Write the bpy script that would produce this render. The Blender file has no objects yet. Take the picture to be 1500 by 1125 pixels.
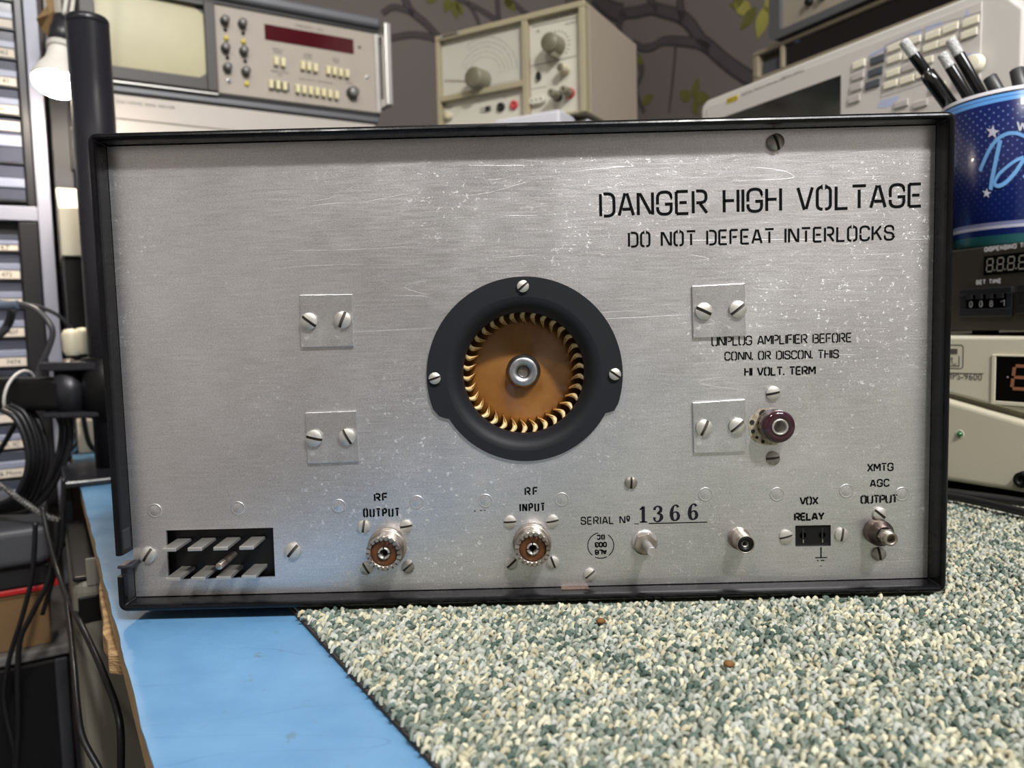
import bpy, math, random
import numpy as np
from mathutils import Vector as V, Matrix
random.seed(7)
rng = np.random.default_rng(7)
SC = bpy.context.scene
COL = SC.collection
PI = math.pi
R = math.radians

# ------------------------------------------------------------------ camera
CF = 1127.0                                     # focal length in pixels of the 1500 x 1125 photograph
CC = V((-0.00625569, -0.38818421, 0.15097216))
CR = V((0.99968898, 0.00117304, -0.0249113)).normalized()
CD = V((-0.00314684, 0.99684244, -0.07934253)).normalized()
CU = CR.cross(CD).normalized()
CD = CU.cross(CR).normalized()
cam = bpy.data.cameras.new('camera')
cam.sensor_width = 36; cam.sensor_fit = 'HORIZONTAL'
cam.lens = 36 * CF / 1500
cam.clip_start = 0.01
cam.dof.use_dof = True
cam.dof.focus_distance = 0.395
cam.dof.aperture_fstop = 10.0
co = bpy.data.objects.new('camera', cam)
COL.objects.link(co)
co.matrix_world = Matrix(((CR.x, CU.x, -CD.x, CC.x), (CR.y, CU.y, -CD.y, CC.y), (CR.z, CU.z, -CD.z, CC.z), (0, 0, 0, 1)))
SC.camera = co

# bench frame: U runs along the back wall, W runs towards the back wall
TH = R(31.5)
U = V((math.cos(TH), math.sin(TH), 0)); W = V((-math.sin(TH), math.cos(TH), 0)); Z = V((0, 0, 1))
def B(u, w, z=0): return U * u + W * w + Z * z

# ------------------------------------------------------------------ world, lamps, exposure
wd = bpy.data.worlds.new('world'); SC.world = wd; wd.use_nodes = True
wd.node_tree.nodes['Background'].inputs[0].default_value = (0.80, 0.86, 1.0, 1)
wd.node_tree.nodes['Background'].inputs[1].default_value = 0.05
def area(name, loc, target, size, power, color=(1, 1, 1), sy=None):
    l = bpy.data.lights.new(name, 'AREA'); l.energy = power; l.color = color; l.size = size
    if sy: l.shape = 'RECTANGLE'; l.size_y = sy
    else: l.shape = 'DISK'
    o = bpy.data.objects.new(name, l); COL.objects.link(o)
    o.location = loc
    o.rotation_euler = (V(target) - V(loc)).to_track_quat('-Z', 'Y').to_euler()
    return o
area('ceiling_lamp', (0.55, -1.20, 1.58), (0.05, 0.0, 0.1), 0.14, 34, (1.0, 0.97, 0.93))
area('ceiling_lamp_left', (-0.50, -1.15, 1.58), (-0.05, 0.0, 0.1), 0.14, 8, (1.0, 0.97, 0.93))
area('soft_fill_light', (0.95, -1.15, 1.61), (0.55, -0.75, 0.0), 0.6, 30, (0.96, 0.97, 1.0))  # unseen soft fill, added to brighten the metal panel from upper right
area('ceiling_lamp_rear', (-0.05, 0.35, 1.60), (0.0, 0.55, 0.0), 0.25, 1.2, (1.0, 0.95, 0.88))
SC.view_settings.view_transform = 'Standard'
SC.view_settings.look = 'None'
SC.view_settings.gamma = 1.0
SC.view_settings.use_curve_mapping = False
SC.view_settings.exposure = 0.10

# ------------------------------------------------------------------ helpers
WL = {}                                          # world position of every object that parents something
class Fr:
    """local frame: a to the right, b up, c out of the front"""
    def __init__(s, o, r, up=Z):
        s.o = V(o); s.r = V(r).normalized(); s.n = s.r.cross(V(up)).normalized(); s.u = s.n.cross(s.r).normalized()
    def P(s, a, b, c=0): return s.o + s.r * a + s.u * b + s.n * c
    def at(s, a, b, c=0, rot=0):
        r = s.r * math.cos(rot) + s.u * math.sin(rot)
        f = Fr(s.P(a, b, c), r, s.u); f.n = s.n; f.r = r; f.u = s.n.cross(r); return f
    def M(s): return Matrix(((s.r.x, s.u.x, s.n.x, s.o.x), (s.r.y, s.u.y, s.n.y, s.o.y), (s.r.z, s.u.z, s.n.z, s.o.z), (0, 0, 0, 1)))
def ray(x, y): return CR * ((x - 750) / CF) + CU * (-(y - 562.5) / CF) + CD
def onplane(x, y, p, n):
    d = ray(x, y); return CC + d * ((V(p) - CC).dot(n) / d.dot(n))
def onF(f, x, y, c=0):
    p = onplane(x, y, f.o + f.n * c, f.n) - f.o
    return p.dot(f.r), p.dot(f.u)
def onY(x, y, Y): return onplane(x, y, V((0, Y, 0)), V((0, 1, 0)))
def onZ(x, y, z): return onplane(x, y, V((0, 0, z)), Z)

IDF = Fr((0, 0, 0), (1, 0, 0), (0, 1, 0))         # a=x b=y c=z
class MB:
    def __init__(s): s.v = []; s.f = []; s.sm = []
    def add(s, vs, fs, smooth=False):
        k = len(s.v); s.v += [V(p) for p in vs]
        for f in fs: s.f.append([i + k for i in f]); s.sm.append(smooth)
        return s
    def box(s, f, a0, a1, b0, b1, c0, c1):
        vs = [f.P(a, b, c) for c in (c0, c1) for b in (b0, b1) for a in (a0, a1)]
        return s.add(vs, [(0, 2, 3, 1), (4, 5, 7, 6), (0, 1, 5, 4), (2, 6, 7, 3), (0, 4, 6, 2), (1, 3, 7, 5)])
    def prism(s, f, poly, c0, c1, smooth=False):
        n = len(poly)
        ar = sum(poly[i][0] * poly[(i + 1) % n][1] - poly[(i + 1) % n][0] * poly[i][1] for i in range(n))
        if ar < 0: poly = poly[::-1]
        vs = [f.P(a, b, c0) for a, b in poly] + [f.P(a, b, c1) for a, b in poly]
        fs = [list(range(n))[::-1], [i + n for i in range(n)]]
        s.add(vs, fs)
        k = len(s.v) - 2 * n
        for i in range(n):
            j = (i + 1) % n; s.f.append([k + i, k + j, k + j + n, k + i + n]); s.sm.append(smooth)
        return s
    def lathe(s, f, prof, seg=24, a=0, b=0, caps=True, a0=0, a1=2 * PI, smooth=True, tooth=None):
        full = abs(a1 - a0 - 2 * PI) < 1e-6
        m = seg if full else seg + 1
        vs = []
        for i, (r, c) in enumerate(prof):
            for k in range(m):
                t = a0 + (a1 - a0) * k / seg
                rr = r
                if tooth and i in tooth[0]: rr = r * (1 - tooth[1] * (k % 2))
                vs.append(f.P(a + rr * math.cos(t), b + rr * math.sin(t), c))
        fs = []
        for i in range(len(prof) - 1):
            for k in range(seg):
                j = (k + 1) % m
                fs.append((i * m + k, i * m + j, (i + 1) * m + j, (i + 1) * m + k))
        s.add(vs, fs, smooth)
        if caps:
            k0 = len(s.v) - len(vs)
            if prof[0][0] > 1e-7: s.f.append([k0 + k for k in range(m)][::-1]); s.sm.append(False)
            if prof[-1][0] > 1e-7: s.f.append([k0 + (len(prof) - 1) * m + k for k in range(m)]); s.sm.append(False)
        return s
    def tube(s, pts, r, seg=8, caps=True):
        pts = [V(p) for p in pts]; n = len(pts); rs = r if isinstance(r, (list, tuple)) else [r] * n
        t0 = (pts[1] - pts[0]).normalized()
        side = t0.cross(Z)
        if side.length < 1e-3: side = t0.cross(V((1, 0, 0)))
        side.normalize(); vs = []
        for i in range(n):
            t = (pts[min(i + 1, n - 1)] - pts[max(i - 1, 0)]).normalized()
            side = (side - t * side.dot(t)).normalized(); o = t.cross(side)
            for k in range(seg):
                q = 2 * PI * k / seg
                vs.append(pts[i] + (side * math.cos(q) + o * math.sin(q)) * rs[i])
        fs = [(i * seg + k, i * seg + (k + 1) % seg, (i + 1) * seg + (k + 1) % seg, (i + 1) * seg + k) for i in range(n - 1) for k in range(seg)]
        s.add(vs, fs, True)
        if caps:
            k0 = len(s.v) - len(vs)
            s.f.append([k0 + k for k in range(seg)][::-1]); s.sm.append(False)
            s.f.append([k0 + (n - 1) * seg + k for k in range(seg)]); s.sm.append(False)
        return s
    def ribbon(s, f, pts, w, c=0.0, th=0.0):
        """flat stroke of width w along the 2D points, lying on the frame"""
        n = len(pts); L = []; Rr = []
        for i in range(n):
            p = V(pts[i]).to_2d() if not isinstance(pts[i], V) else pts[i].to_2d()
            d0 = d1 = None
            if i > 0: d0 = (V(pts[i][:2]) - V(pts[i - 1][:2])).normalized()
            if i < n - 1: d1 = (V(pts[i + 1][:2]) - V(pts[i][:2])).normalized()
            if d0 is None: d0 = d1
            if d1 is None: d1 = d0
            t = (d0 + d1)
            if t.length < 1e-6: t = d1
            t.normalize(); nn = V((-t.y, t.x)); k = 1 / max(0.5, nn.dot(V((-d0.y, d0.x))))
            ww = w[i] if isinstance(w, (list, tuple)) else w
            L.append(p + nn * (ww / 2 * k)); Rr.append(p - nn * (ww / 2 * k))
        vs = []
        for i in range(n): vs += [f.P(L[i].x, L[i].y, c), f.P(Rr[i].x, Rr[i].y, c)]
        return s.add(vs, [(2 * i + 1, 2 * i + 3, 2 * i + 2, 2 * i) for i in range(n - 1)])
    def mesh(s, name, mat, off=V((0, 0, 0))):
        me = bpy.data.meshes.new(name)
        me.from_pydata([p - off for p in s.v], [], s.f)
        me.polygons.foreach_set('use_smooth', s.sm)
        if mat: me.materials.append(mat)
        me.update()
        return me
    def build(s, name, mat, parent=None, bevel=0, seg=2, origin=None, split=False):
        pw = WL[parent.name] if parent else V((0, 0, 0))
        if origin is None:
            if parent:
                lo = V([min(p[i] for p in s.v) for i in range(3)]); hi = V([max(p[i] for p in s.v) for i in range(3)])
                origin = (lo + hi) / 2
            else:
                lo = V([min(p[i] for p in s.v) for i in range(3)]); hi = V([max(p[i] for p in s.v) for i in range(3)])
                origin = V(((lo.x + hi.x) / 2, (lo.y + hi.y) / 2, lo.z))
        o = bpy.data.objects.new(name, s.mesh(name, mat, origin)); COL.objects.link(o)
        if parent: o.parent = parent
        o.location = origin - pw
        WL[o.name] = V(origin)
        if bevel:
            m = o.modifiers.new('bevel', 'BEVEL'); m.width = bevel; m.segments = seg; m.limit_method = 'ANGLE'; m.angle_limit = R(40)
            m.harden_normals = False
        return o
def inst(name, me, f, parent, scale=1.0):
    o = bpy.data.objects.new(name, me); COL.objects.link(o); o.parent = parent
    m = f.M(); m.translation = f.o - WL[parent.name]
    o.matrix_local = m @ Matrix.Diagonal((scale, scale, scale, 1))
    WL[o.name] = V(f.o)
    return o
def thing(name, label, cat, loc, group=None):
    o = bpy.data.objects.new(name, None); COL.objects.link(o); o.location = loc; o.empty_display_size = 0.02
    WL[o.name] = V(loc); return tag(o, label, cat, group)
def tag(o, label, cat, group=None):
    o['label'] = label; o['category'] = cat
    if group: o['group'] = group
    return o
def struct(o): o['kind'] = 'structure'; return o
def plate_with_holes(f, outer, holes, c0, c1):
    """flat plate with real holes, by curve filling"""
    cu = bpy.data.curves.new('plate', 'CURVE'); cu.dimensions = '2D'; cu.fill_mode = 'BOTH'; cu.extrude = abs(c1 - c0) / 2
    for poly in [outer] + holes:
        sp = cu.splines.new('POLY'); sp.points.add(len(poly) - 1)
        for i, (a, b) in enumerate(poly): sp.points[i].co = (a, b, 0, 1)
        sp.use_cyclic_u = True
    ob = bpy.data.objects.new('plate', cu); COL.objects.link(ob)
    dg = bpy.context.evaluated_depsgraph_get(); me = bpy.data.meshes.new_from_object(ob.evaluated_get(dg))
    mb = MB(); cm = (c0 + c1) / 2
    mb.add([f.P(p.co.x, p.co.y, p.co.z + cm) for p in me.vertices], [list(p.vertices) for p in me.polygons])
    bpy.data.objects.remove(ob); bpy.data.curves.remove(cu); bpy.data.meshes.remove(me)
    return mb
def circ(a, b, r, n=48, t0=0, t1=2 * PI):
    return [(a + r * math.cos(t0 + (t1 - t0) * i / n), b + r * math.sin(t0 + (t1 - t0) * i / n)) for i in range(n)]
def rrect(a0, a1, b0, b1, r, n=4):
    out = []
    for (cx, cy, t) in ((a1 - r, b1 - r, 0), (a0 + r, b1 - r, PI / 2), (a0 + r, b0 + r, PI), (a1 - r, b0 + r, 1.5 * PI)):
        for i in range(n + 1): out.append((cx + r * math.cos(t + PI / 2 * i / n), cy + r * math.sin(t + PI / 2 * i / n)))
    return out
def smoothpts(pts, n=8):
    """Catmull-Rom through points of any dimension"""
    P = [np.array(p, float) for p in pts]; P = [2 * P[0] - P[1]] + P + [2 * P[-1] - P[-2]]; out = []
    for i in range(1, len(P) - 2):
        for k in range(n):
            t = k / n
            out.append(0.5 * ((2 * P[i]) + (-P[i - 1] + P[i + 1]) * t + (2 * P[i - 1] - 5 * P[i] + 4 * P[i + 1] - P[i + 2]) * t * t + (-P[i - 1] + 3 * P[i] - 3 * P[i + 1] + P[i + 2]) * t ** 3))
    out.append(P[-2]); return [tuple(p) for p in out]

# ------------------------------------------------------------------ materials
def lin(c):
    def g(x): return x / 12.92 if x <= 0.04045 else ((x + 0.055) / 1.055) ** 2.4
    return tuple(g(x / 255) for x in c) + (1,)
def mat(name, c, rough=0.5, metal=0.0, var=None, bump=None, coat=0, emit=None, alpha=None, stretch=(1, 1, 1), trans=0, rvar=None, spec=None):
    m = bpy.data.materials.new(name); m.use_nodes = True; nt = m.node_tree; b = nt.nodes['Principled BSDF']
    b.inputs['Base Color'].default_value = lin(c); b.inputs['Roughness'].default_value = rough; b.inputs['Metallic'].default_value = metal
    if coat: b.inputs['Coat Weight'].default_value = coat; b.inputs['Coat Roughness'].default_value = 0.1
    if spec is not None: b.inputs['Specular IOR Level'].default_value = spec
    if trans: b.inputs['Transmission Weight'].default_value = trans
    if emit: b.inputs['Emission Color'].default_value = lin(emit[0]); b.inputs['Emission Strength'].default_value = emit[1]
    tc = None
    def coords():
        nonlocal tc
        if tc is None:
            t = nt.nodes.new('ShaderNodeTexCoord'); mp = nt.nodes.new('ShaderNodeMapping'); mp.inputs['Scale'].default_value = stretch
            nt.links.new(t.outputs['Object'], mp.inputs['Vector']); tc = mp.outputs['Vector']
        return tc
    if var:                                            # (scale, amount, second colour)
        n = nt.nodes.new('ShaderNodeTexNoise'); n.inputs['Scale'].default_value = var[0]; n.inputs['Detail'].default_value = 6
        nt.links.new(coords(), n.inputs['Vector'])
        r = nt.nodes.new('ShaderNodeValToRGB'); r.color_ramp.elements[0].position = 0.5 - var[1]; r.color_ramp.elements[1].position = 0.5 + var[1]
        r.color_ramp.elements[0].color = lin(c); r.color_ramp.elements[1].color = lin(var[2])
        nt.links.new(n.outputs['Fac'], r.inputs['Fac']); nt.links.new(r.outputs['Color'], b.inputs['Base Color'])
    if rvar:                                           # (scale, lo, hi)
        n = nt.nodes.new('ShaderNodeTexNoise'); n.inputs['Scale'].default_value = rvar[0]; n.inputs['Detail'].default_value = 4
        nt.links.new(coords(), n.inputs['Vector'])
        r = nt.nodes.new('ShaderNodeMapRange'); r.inputs['From Min'].default_value = 0.3; r.inputs['From Max'].default_value = 0.7
        r.inputs['To Min'].default_value = rvar[1]; r.inputs['To Max'].default_value = rvar[2]
        nt.links.new(n.outputs['Fac'], r.inputs['Value']); nt.links.new(r.outputs['Result'], b.inputs['Roughness'])
    if bump:                                           # (scale, strength, distance)
        n = nt.nodes.new('ShaderNodeTexNoise'); n.inputs['Scale'].default_value = bump[0]; n.inputs['Detail'].default_value = 4
        nt.links.new(coords(), n.inputs['Vector'])
        bp = nt.nodes.new('ShaderNodeBump'); bp.inputs['Strength'].default_value = bump[1]; bp.inputs['Distance'].default_value = bump[2]
        nt.links.new(n.outputs['Fac'], bp.inputs['Height']); nt.links.new(bp.outputs['Normal'], b.inputs['Normal'])
    return m

def panel_material(name, base, r0, r1, scr=1.0, streak=True):
    """brushed, worn aluminium: grain, speckle and long hair scratches"""
    m = bpy.data.materials.new(name); m.use_nodes = True; nt = m.node_tree; N = nt.nodes; L = nt.links; b = N['Principled BSDF']
    b.inputs['Metallic'].default_value = 0.9
    tc = N.new('ShaderNodeTexCoord')
    def mp(scale, rot=(0, 0, 0), loc=(0, 0, 0)):
        q = N.new('ShaderNodeMapping'); q.inputs['Scale'].default_value = scale; q.inputs['Rotation'].default_value = rot; q.inputs['Location'].default_value = loc
        L.new(tc.outputs['Object'], q.inputs['Vector']); return q.outputs['Vector']
    def noise(vec, sc, det=4, rough=0.5):
        n = N.new('ShaderNodeTexNoise'); n.inputs['Scale'].default_value = sc; n.inputs['Detail'].default_value = det; n.inputs['Roughness'].default_value = rough
        L.new(vec, n.inputs['Vector']); return n.outputs['Fac']
    def mr(x, a, bb, c, d):
        q = N.new('ShaderNodeMapRange'); q.inputs['From Min'].default_value = a; q.inputs['From Max'].default_value = bb
        q.inputs['To Min'].default_value = c; q.inputs['To Max'].default_value = d; L.new(x, q.inputs['Value']); return q.outputs['Result']
    def ma(op, x, y):
        q = N.new('ShaderNodeMath'); q.operation = op
        for i, v in enumerate((x, y)):
            if isinstance(v, (int, float)): q.inputs[i].default_value = v
            elif v is not None: L.new(v, q.inputs[i])
        return q.outputs[0]
    grain = noise(mp((1.0, 1, 14.0)), 60, 3) if streak else noise(mp((1, 1, 1)), 90, 3)
    speck = noise(mp((1, 1, 1)), 1500, 2, 0.6)
    blot = noise(mp((1, 1, 1)), 14, 5, 0.6)
    # hair scratches: thin iso-lines of a few stretched noises, kept only where a second noise allows it
    scratch = None
    for i, (rot, sx, sy, sc, wd_) in enumerate((((0, 0.5, 0), 0.25, 5, 5, 0.0008), ((0, -0.75, 0), 5, 0.3, 6, 0.0008), ((0, 1.25, 0), 0.5, 6, 14, 0.0014))):
        n = noise(mp((sx, 1, sy), rot, (i * 3.1, 0, i)), sc, 0)
        d = ma('ABSOLUTE', ma('SUBTRACT', n, 0.5), None)
        line = mr(d, 0, wd_, 1, 0)
        gate = mr(noise(mp((1, 1, 1), (0, 0, 0), (i * 7.7 + 2, 0, 1)), 22, 2), 0.52, 0.60, 0, 1)
        x = ma('MULTIPLY', line, gate); scratch = x if scratch is None else ma('MAXIMUM', scratch, x)
    nick = mr(noise(mp((1, 1, 1), (0, 0.9, 0)), 420, 2, 0.75), 0.62, 0.69, 0, 1)
    nick = ma('MULTIPLY', nick, mr(noise(mp((1, 1, 1)), 9, 2), 0.40, 0.62, 0, 1))
    scratch = ma('MAXIMUM', ma('MULTIPLY', scratch, 0.7), nick)
    v = ma('ADD', mr(grain, 0.3, 0.7, -0.05, 0.05), mr(speck, 0.3, 0.7, -0.17, 0.17))
    v = ma('ADD', v, mr(blot, 0.3, 0.7, -0.05, 0.05))
    v = ma('ADD', v, ma('MULTIPLY', scratch, 0.26 * scr))
    v = ma('ADD', v, 1.0)
    hs = N.new('ShaderNodeMix'); hs.data_type = 'RGBA'; hs.blend_type = 'MULTIPLY'; hs.inputs['Factor'].default_value = 1
    hs.inputs['A'].default_value = lin(base)
    cmb = N.new('ShaderNodeCombineColor')
    for i in range(3): L.new(v, cmb.inputs[i])
    L.new(cmb.outputs[0], hs.inputs['B']); L.new(hs.outputs['Result'], b.inputs['Base Color'])
    rr = ma('ADD', mr(blot, 0.3, 0.7, r0, r1), mr(grain, 0.3, 0.7, -0.03, 0.03))
    L.new(ma('ADD', rr, ma('MULTIPLY', scratch, 0.15)), b.inputs['Roughness'])
    bp = N.new('ShaderNodeBump'); bp.inputs['Strength'].default_value = 0.35; bp.inputs['Distance'].default_value = 0.0002
    L.new(ma('ADD', ma('MULTIPLY', grain, 0.5), ma('ADD', ma('MULTIPLY', speck, 0.8), ma('MULTIPLY', scratch, -0.6))), bp.inputs['Height'])
    L.new(bp.outputs['Normal'], b.inputs['Normal'])
    return m

m_panel = panel_material('worn_aluminium', (212, 211, 213), 0.32, 0.41)
m_plate = panel_material('plain_aluminium', (208, 208, 210), 0.28, 0.36, 0.7, False)
m_screw = mat('nickel_screw', (206, 205, 200), 0.46, 0.75, var=(220, 0.3, (176, 172, 164)), bump=(900, 0.3, 0.0001))
m_tin = mat('tinned_metal', (206, 206, 206), 0.3, 0.72, var=(120, 0.3, (165, 160, 150)))
m_worn = mat('tarnished_nickel', (190, 183, 174), 0.32, 0.8, var=(160, 0.2, (120, 108, 96)))
m_case = mat('black_case_paint', (8, 8, 10), 0.25, 0, bump=(700, 0.2, 0.0002), rvar=(90, 0.16, 0.34), var=(60, 0.25, (15, 16, 19)), spec=0.22)
m_case_in = mat('black_case_inner', (20, 21, 25), 0.45, 0, var=(80, 0.3, (38, 40, 46)), bump=(600, 0.3, 0.0002))
m_inlet = mat('matte_black_inlet', (24, 26, 31), 0.55, 0, spec=0.25, bump=(900, 0.15, 0.0001))
m_void = mat('black_cavity', (7, 7, 8), 0.7)
m_ink = mat('black_ink', (9, 9, 10), 0.85, spec=0.1)
m_blade = mat('greasy_cream_blade', (226, 214, 176), 0.35, 0, var=(120, 0.2, (200, 170, 110)), coat=0.3)
m_blade_d = mat('amber_grease_blade', (168, 112, 48), 0.3, 0, var=(140, 0.3, (124, 74, 24)), coat=0.5)
m_amber = mat('amber_grease', (156, 108, 50), 0.26, 0, var=(45, 0.25, (118, 74, 28)), bump=(60, 0.5, 0.0012), coat=0.4)
m_hub = mat('zinc_hub', (205, 207, 212), 0.35, 1.0, var=(300, 0.3, (150, 152, 158)))
m_phen = mat('brown_phenolic', (94, 56, 26), 0.35, 0, var=(120, 0.3, (70, 40, 18)))
m_maroon = mat('maroon_bakelite', (56, 22, 34), 0.12, 0, var=(90, 0.3, (38, 14, 24)), coat=0.5)
m_grime = mat('rusty_grime', (120, 104, 78), 0.8, 0, var=(300, 0.2, (60, 48, 34)))
m_copper = mat('bare_copper', (120, 92, 78), 0.6, 0.3, var=(500, 0.2, (78, 66, 60)))
m_blkpl = mat('black_plastic', (12, 12, 13), 0.4, spec=0.3)
m_blkpl2 = mat('soft_black_plastic', (38, 38, 43), 0.38)

# ------------------------------------------------------------------ stroke lettering
def rp(pts, n=5):
    """polyline with rounded corners; a point is (x, y) or (x, y, radius)"""
    out = []
    for i, p in enumerate(pts):
        if len(p) < 3 or i in (0, len(pts) - 1): out.append((p[0], p[1])); continue
        c = V(p[:2]); r_ = p[2] * 1.12; a = (V(pts[i - 1][:2]) - c).normalized(); b = (V(pts[i + 1][:2]) - c).normalized(); r = p[2]
        A = c + a * r; Bq = c + b * r
        for k in range(n + 1):
            t = k / n; q = A * (1 - t) ** 2 * 1.0 + c * 2 * t * (1 - t) + Bq * t ** 2
            out.append((q.x, q.y))
    return out
w = .56
GL = {
 'A': (.58, [[(0, 0), (.25, 1)], [(.33, 1), (.58, 0)], [(.14, .28), (.46, .28)]]),
 'B': (.54, [[(0, 0), (0, 1)], rp([(.125, 1), (.5, 1, .22), (.5, .53, .22), (.125, .53)]), rp([(.125, .53), (.54, .53, .24), (.54, 0, .24), (.125, 0)])]),
 'C': (.54, [rp([(.54, .74), (.54, 1, .25), (0, 1, .26), (0, .5)]), rp([(0, .42), (0, 0, .26), (.54, 0, .25), (.54, .26)])]),
 'D': (.54, [[(0, 0), (0, 1)], rp([(.125, 1), (.54, 1, .28), (.54, 0, .28), (.125, 0)])]),
 'E': (.48, [[(0, 0), (0, 1)], [(0, 1), (.47, 1)], [(.125, .5), (.42, .5)], [(0, 0), (.48, 0)]]),
 'F': (.46, [[(0, 0), (0, 1)], [(0, 1), (.46, 1)], [(.125, .5), (.4, .5)]]),
 'G': (.56, [rp([(.55, .76), (.55, 1, .25), (0, 1, .27), (0, .45)]), rp([(0, .33), (0, 0, .27), (.55, 0, .25), (.55, .45), (.3, .45)])]),
 'H': (.56, [[(0, 0), (0, 1)], [(.56, 0), (.56, 1)], [(.0, .52), (.40, .52)]]),
 'I': (.0, [[(0, 0), (0, 1)]]),
 'K': (.55, [[(0, 0), (0, 1)], [(.09, .42), (.52, 1)], [(.24, .58), (.55, 0)]]),
 'L': (.46, [[(0, 1), (0, 0), (.46, 0)]]),
 'M': (.66, [[(0, 0), (0, 1)], [(.06, 1), (.33, .3)], [(.33, .3), (.6, 1)], [(.66, 0), (.66, 1)]]),
 'N': (.58, [[(0, 0), (0, 1)], [(.07, .98), (.5, .04)], [(.58, 0), (.58, 1)]]),
 'O': (.56, [rp([(.215, 1), (0, 1, .215), (0, 0, .215), (.215, 0)]), rp([(.315, 1), (.53, 1, .215), (.53, 0, .215), (.315, 0)])]),
 'P': (.52, [[(0, 0), (0, 1)], rp([(.125, 1), (.52, 1, .26), (.52, .45, .26), (.125, .45)])]),
 'Q': (.56, [rp([(.215, 1), (0, 1, .215), (0, 0, .215), (.215, 0)]), rp([(.315, 1), (.53, 1, .215), (.53, 0, .215), (.315, 0)]), [(.34, .25), (.58, -.04)]]),
 'R': (.55, [[(0, 0), (0, 1)], rp([(.125, 1), (.52, 1, .24), (.52, .47, .24), (.125, .47)]), [(.28, .42), (.55, 0)]]),
 'S': (.54, [rp([(.53, .77), (.53, 1, .24), (0, 1, .25), (0, .54, .22), (.27, .51)]), rp([(.27, .51), (.54, .47, .22), (.54, 0, .25), (0, 0, .24), (0, .23)])]),
 'T': (.54, [[(.27, 0), (.27, .83)], [(0, 1), (.54, 1)]]),
 'U': (.55, [rp([(0, 1), (0, 0, .20), (.20, 0)]), rp([(.33, 0), (.55, 0, .20), (.55, 1)])]),
 'V': (.58, [[(0, 1), (.26, 0)], [(.33, .03), (.58, 1)]]),
 'W': (.8, [[(0, 1), (.2, 0)], [(.2, 0), (.4, .9)], [(.4, .9), (.6, 0)], [(.6, 0), (.8, 1)]]),
 'X': (.56, [[(0, 0), (.56, 1)], [(0, 1), (.24, .56)], [(.32, .42), (.56, 0)]]),
 'Y': (.58, [[(0, 1), (.27, .42)], [(.32, .48), (.58, 1)], [(.29, 0), (.29, .44)]]),
 'Z': (.54, [[(0, 1), (.54, 1), (0, 0), (.54, 0)]]),
 '.': (.0, [[(0, -.04), (0, .15)]]),
 '-': (.36, [[(0, .45), (.36, .45)]]),
 '/': (.4, [[(0, 0), (.4, 1)]]),
 ' ': (.3, []),
 'o': (.3, [rp([(.15, 1), (0, 1, .14), (0, .5, .14), (.3, .5, .14), (.3, 1, .14), (.15, 1)]), [(0, .32), (.3, .32)]]),
 '0': (.5, [rp([(.25, 1), (0, 1, .25), (0, 0, .25), (.5, 0, .25), (.5, 1, .25), (.25, 1)])]),
 '1': (.2, [[(0, .76), (.2, 1), (.2, 0)]]),
 '2': (.5, [rp([(0, .75), (0, 1, .24), (.5, 1, .25), (.5, .5, .2), (0, 0), (.5, 0)])]),
 '3': (.5, [rp([(0, .78), (0, 1, .24), (.48, 1, .24), (.48, .52, .2), (.2, .52)]), rp([(.2, .52), (.52, .52, .22), (.52, 0, .25), (0, 0, .25), (0, .2)])]),
 '4': (.52, [[(.4, 0), (.4, 1), (0, .25), (.52, .25)]]),
 '6': (.5, [rp([(.48, .8), (.45, 1, .2), (0, 1, .3), (0, 0, .25), (.5, 0, .25), (.5, .56, .25), (.02, .56)])]),
 '7': (.5, [[(0, 1), (.5, 1), (.18, 0)]]),
 '8': (.5, [rp([(.25, 1), (.02, 1, .22), (.02, .53, .2), (.48, .53, .2), (.48, 1, .22), (.25, 1)]), rp([(.25, .53), (0, .53, .23), (0, 0, .25), (.5, 0, .25), (.5, .53, .23), (.25, .53)])]),
 '9': (.5, [rp([(.02, .2), (.05, 0, .2), (.5, 0, .3), (.5, 1, .25), (0, 1, .25), (0, .44, .25), (.48, .44)])]),
}
def lettering(f, s, p0, p1, h, th, c, mb=None, bold=None):
    """write s so that it runs exactly from p0 to p1 (2D on the frame), capital height h, stroke th"""
    mb = mb or MB()
    p0 = V(p0[:2]); p1 = V(p1[:2]); d = (p1 - p0); Lw = d.length; d.normalize(); up = V((-d.y, d.x))
    ws = [GL[ch][0] for ch in s]; tot = sum(ws) * h; gap = (Lw - tot - th) / max(1, len(s) - 1)
    cap = 0.34 * h; k = 1.0
    if gap < 0.14 * h or gap > 0.42 * h:
        want = 0.30 * h; k = (Lw - th - want * (len(s) - 1)) / tot; gap = want
    x = th / 2
    for ch, wv in zip(s, ws):
        for st in GL[ch][1]:
            mb.ribbon(f, [p0 + d * (x + q[0] * h * k) + up * (q[1] * (h - th) + th / 2) for q in st], th, c)
        x += wv * h * k + gap
    return mb
def text(s, f, a, b, size, mt, parent, name='lettering', align='CENTER', c=0.0003, sx=1.0):
    """small print in the built-in typeface"""
    cu = bpy.data.curves.new('t', 'FONT'); cu.body = s; cu.size = size; cu.align_x = align; cu.align_y = 'CENTER'; cu.resolution_u = 2
    ob = bpy.data.objects.new('t', cu); COL.objects.link(ob)
    dg = bpy.context.evaluated_depsgraph_get(); me = bpy.data.meshes.new_from_object(ob.evaluated_get(dg))
    mb = MB().add([f.P(a + p.co.x * sx, b + p.co.y, c) for p in me.vertices], [list(p.vertices) for p in me.polygons])
    bpy.data.objects.remove(ob); bpy.data.curves.remove(cu); bpy.data.meshes.remove(me)
    return mb.build(name, mt, parent)
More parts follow.
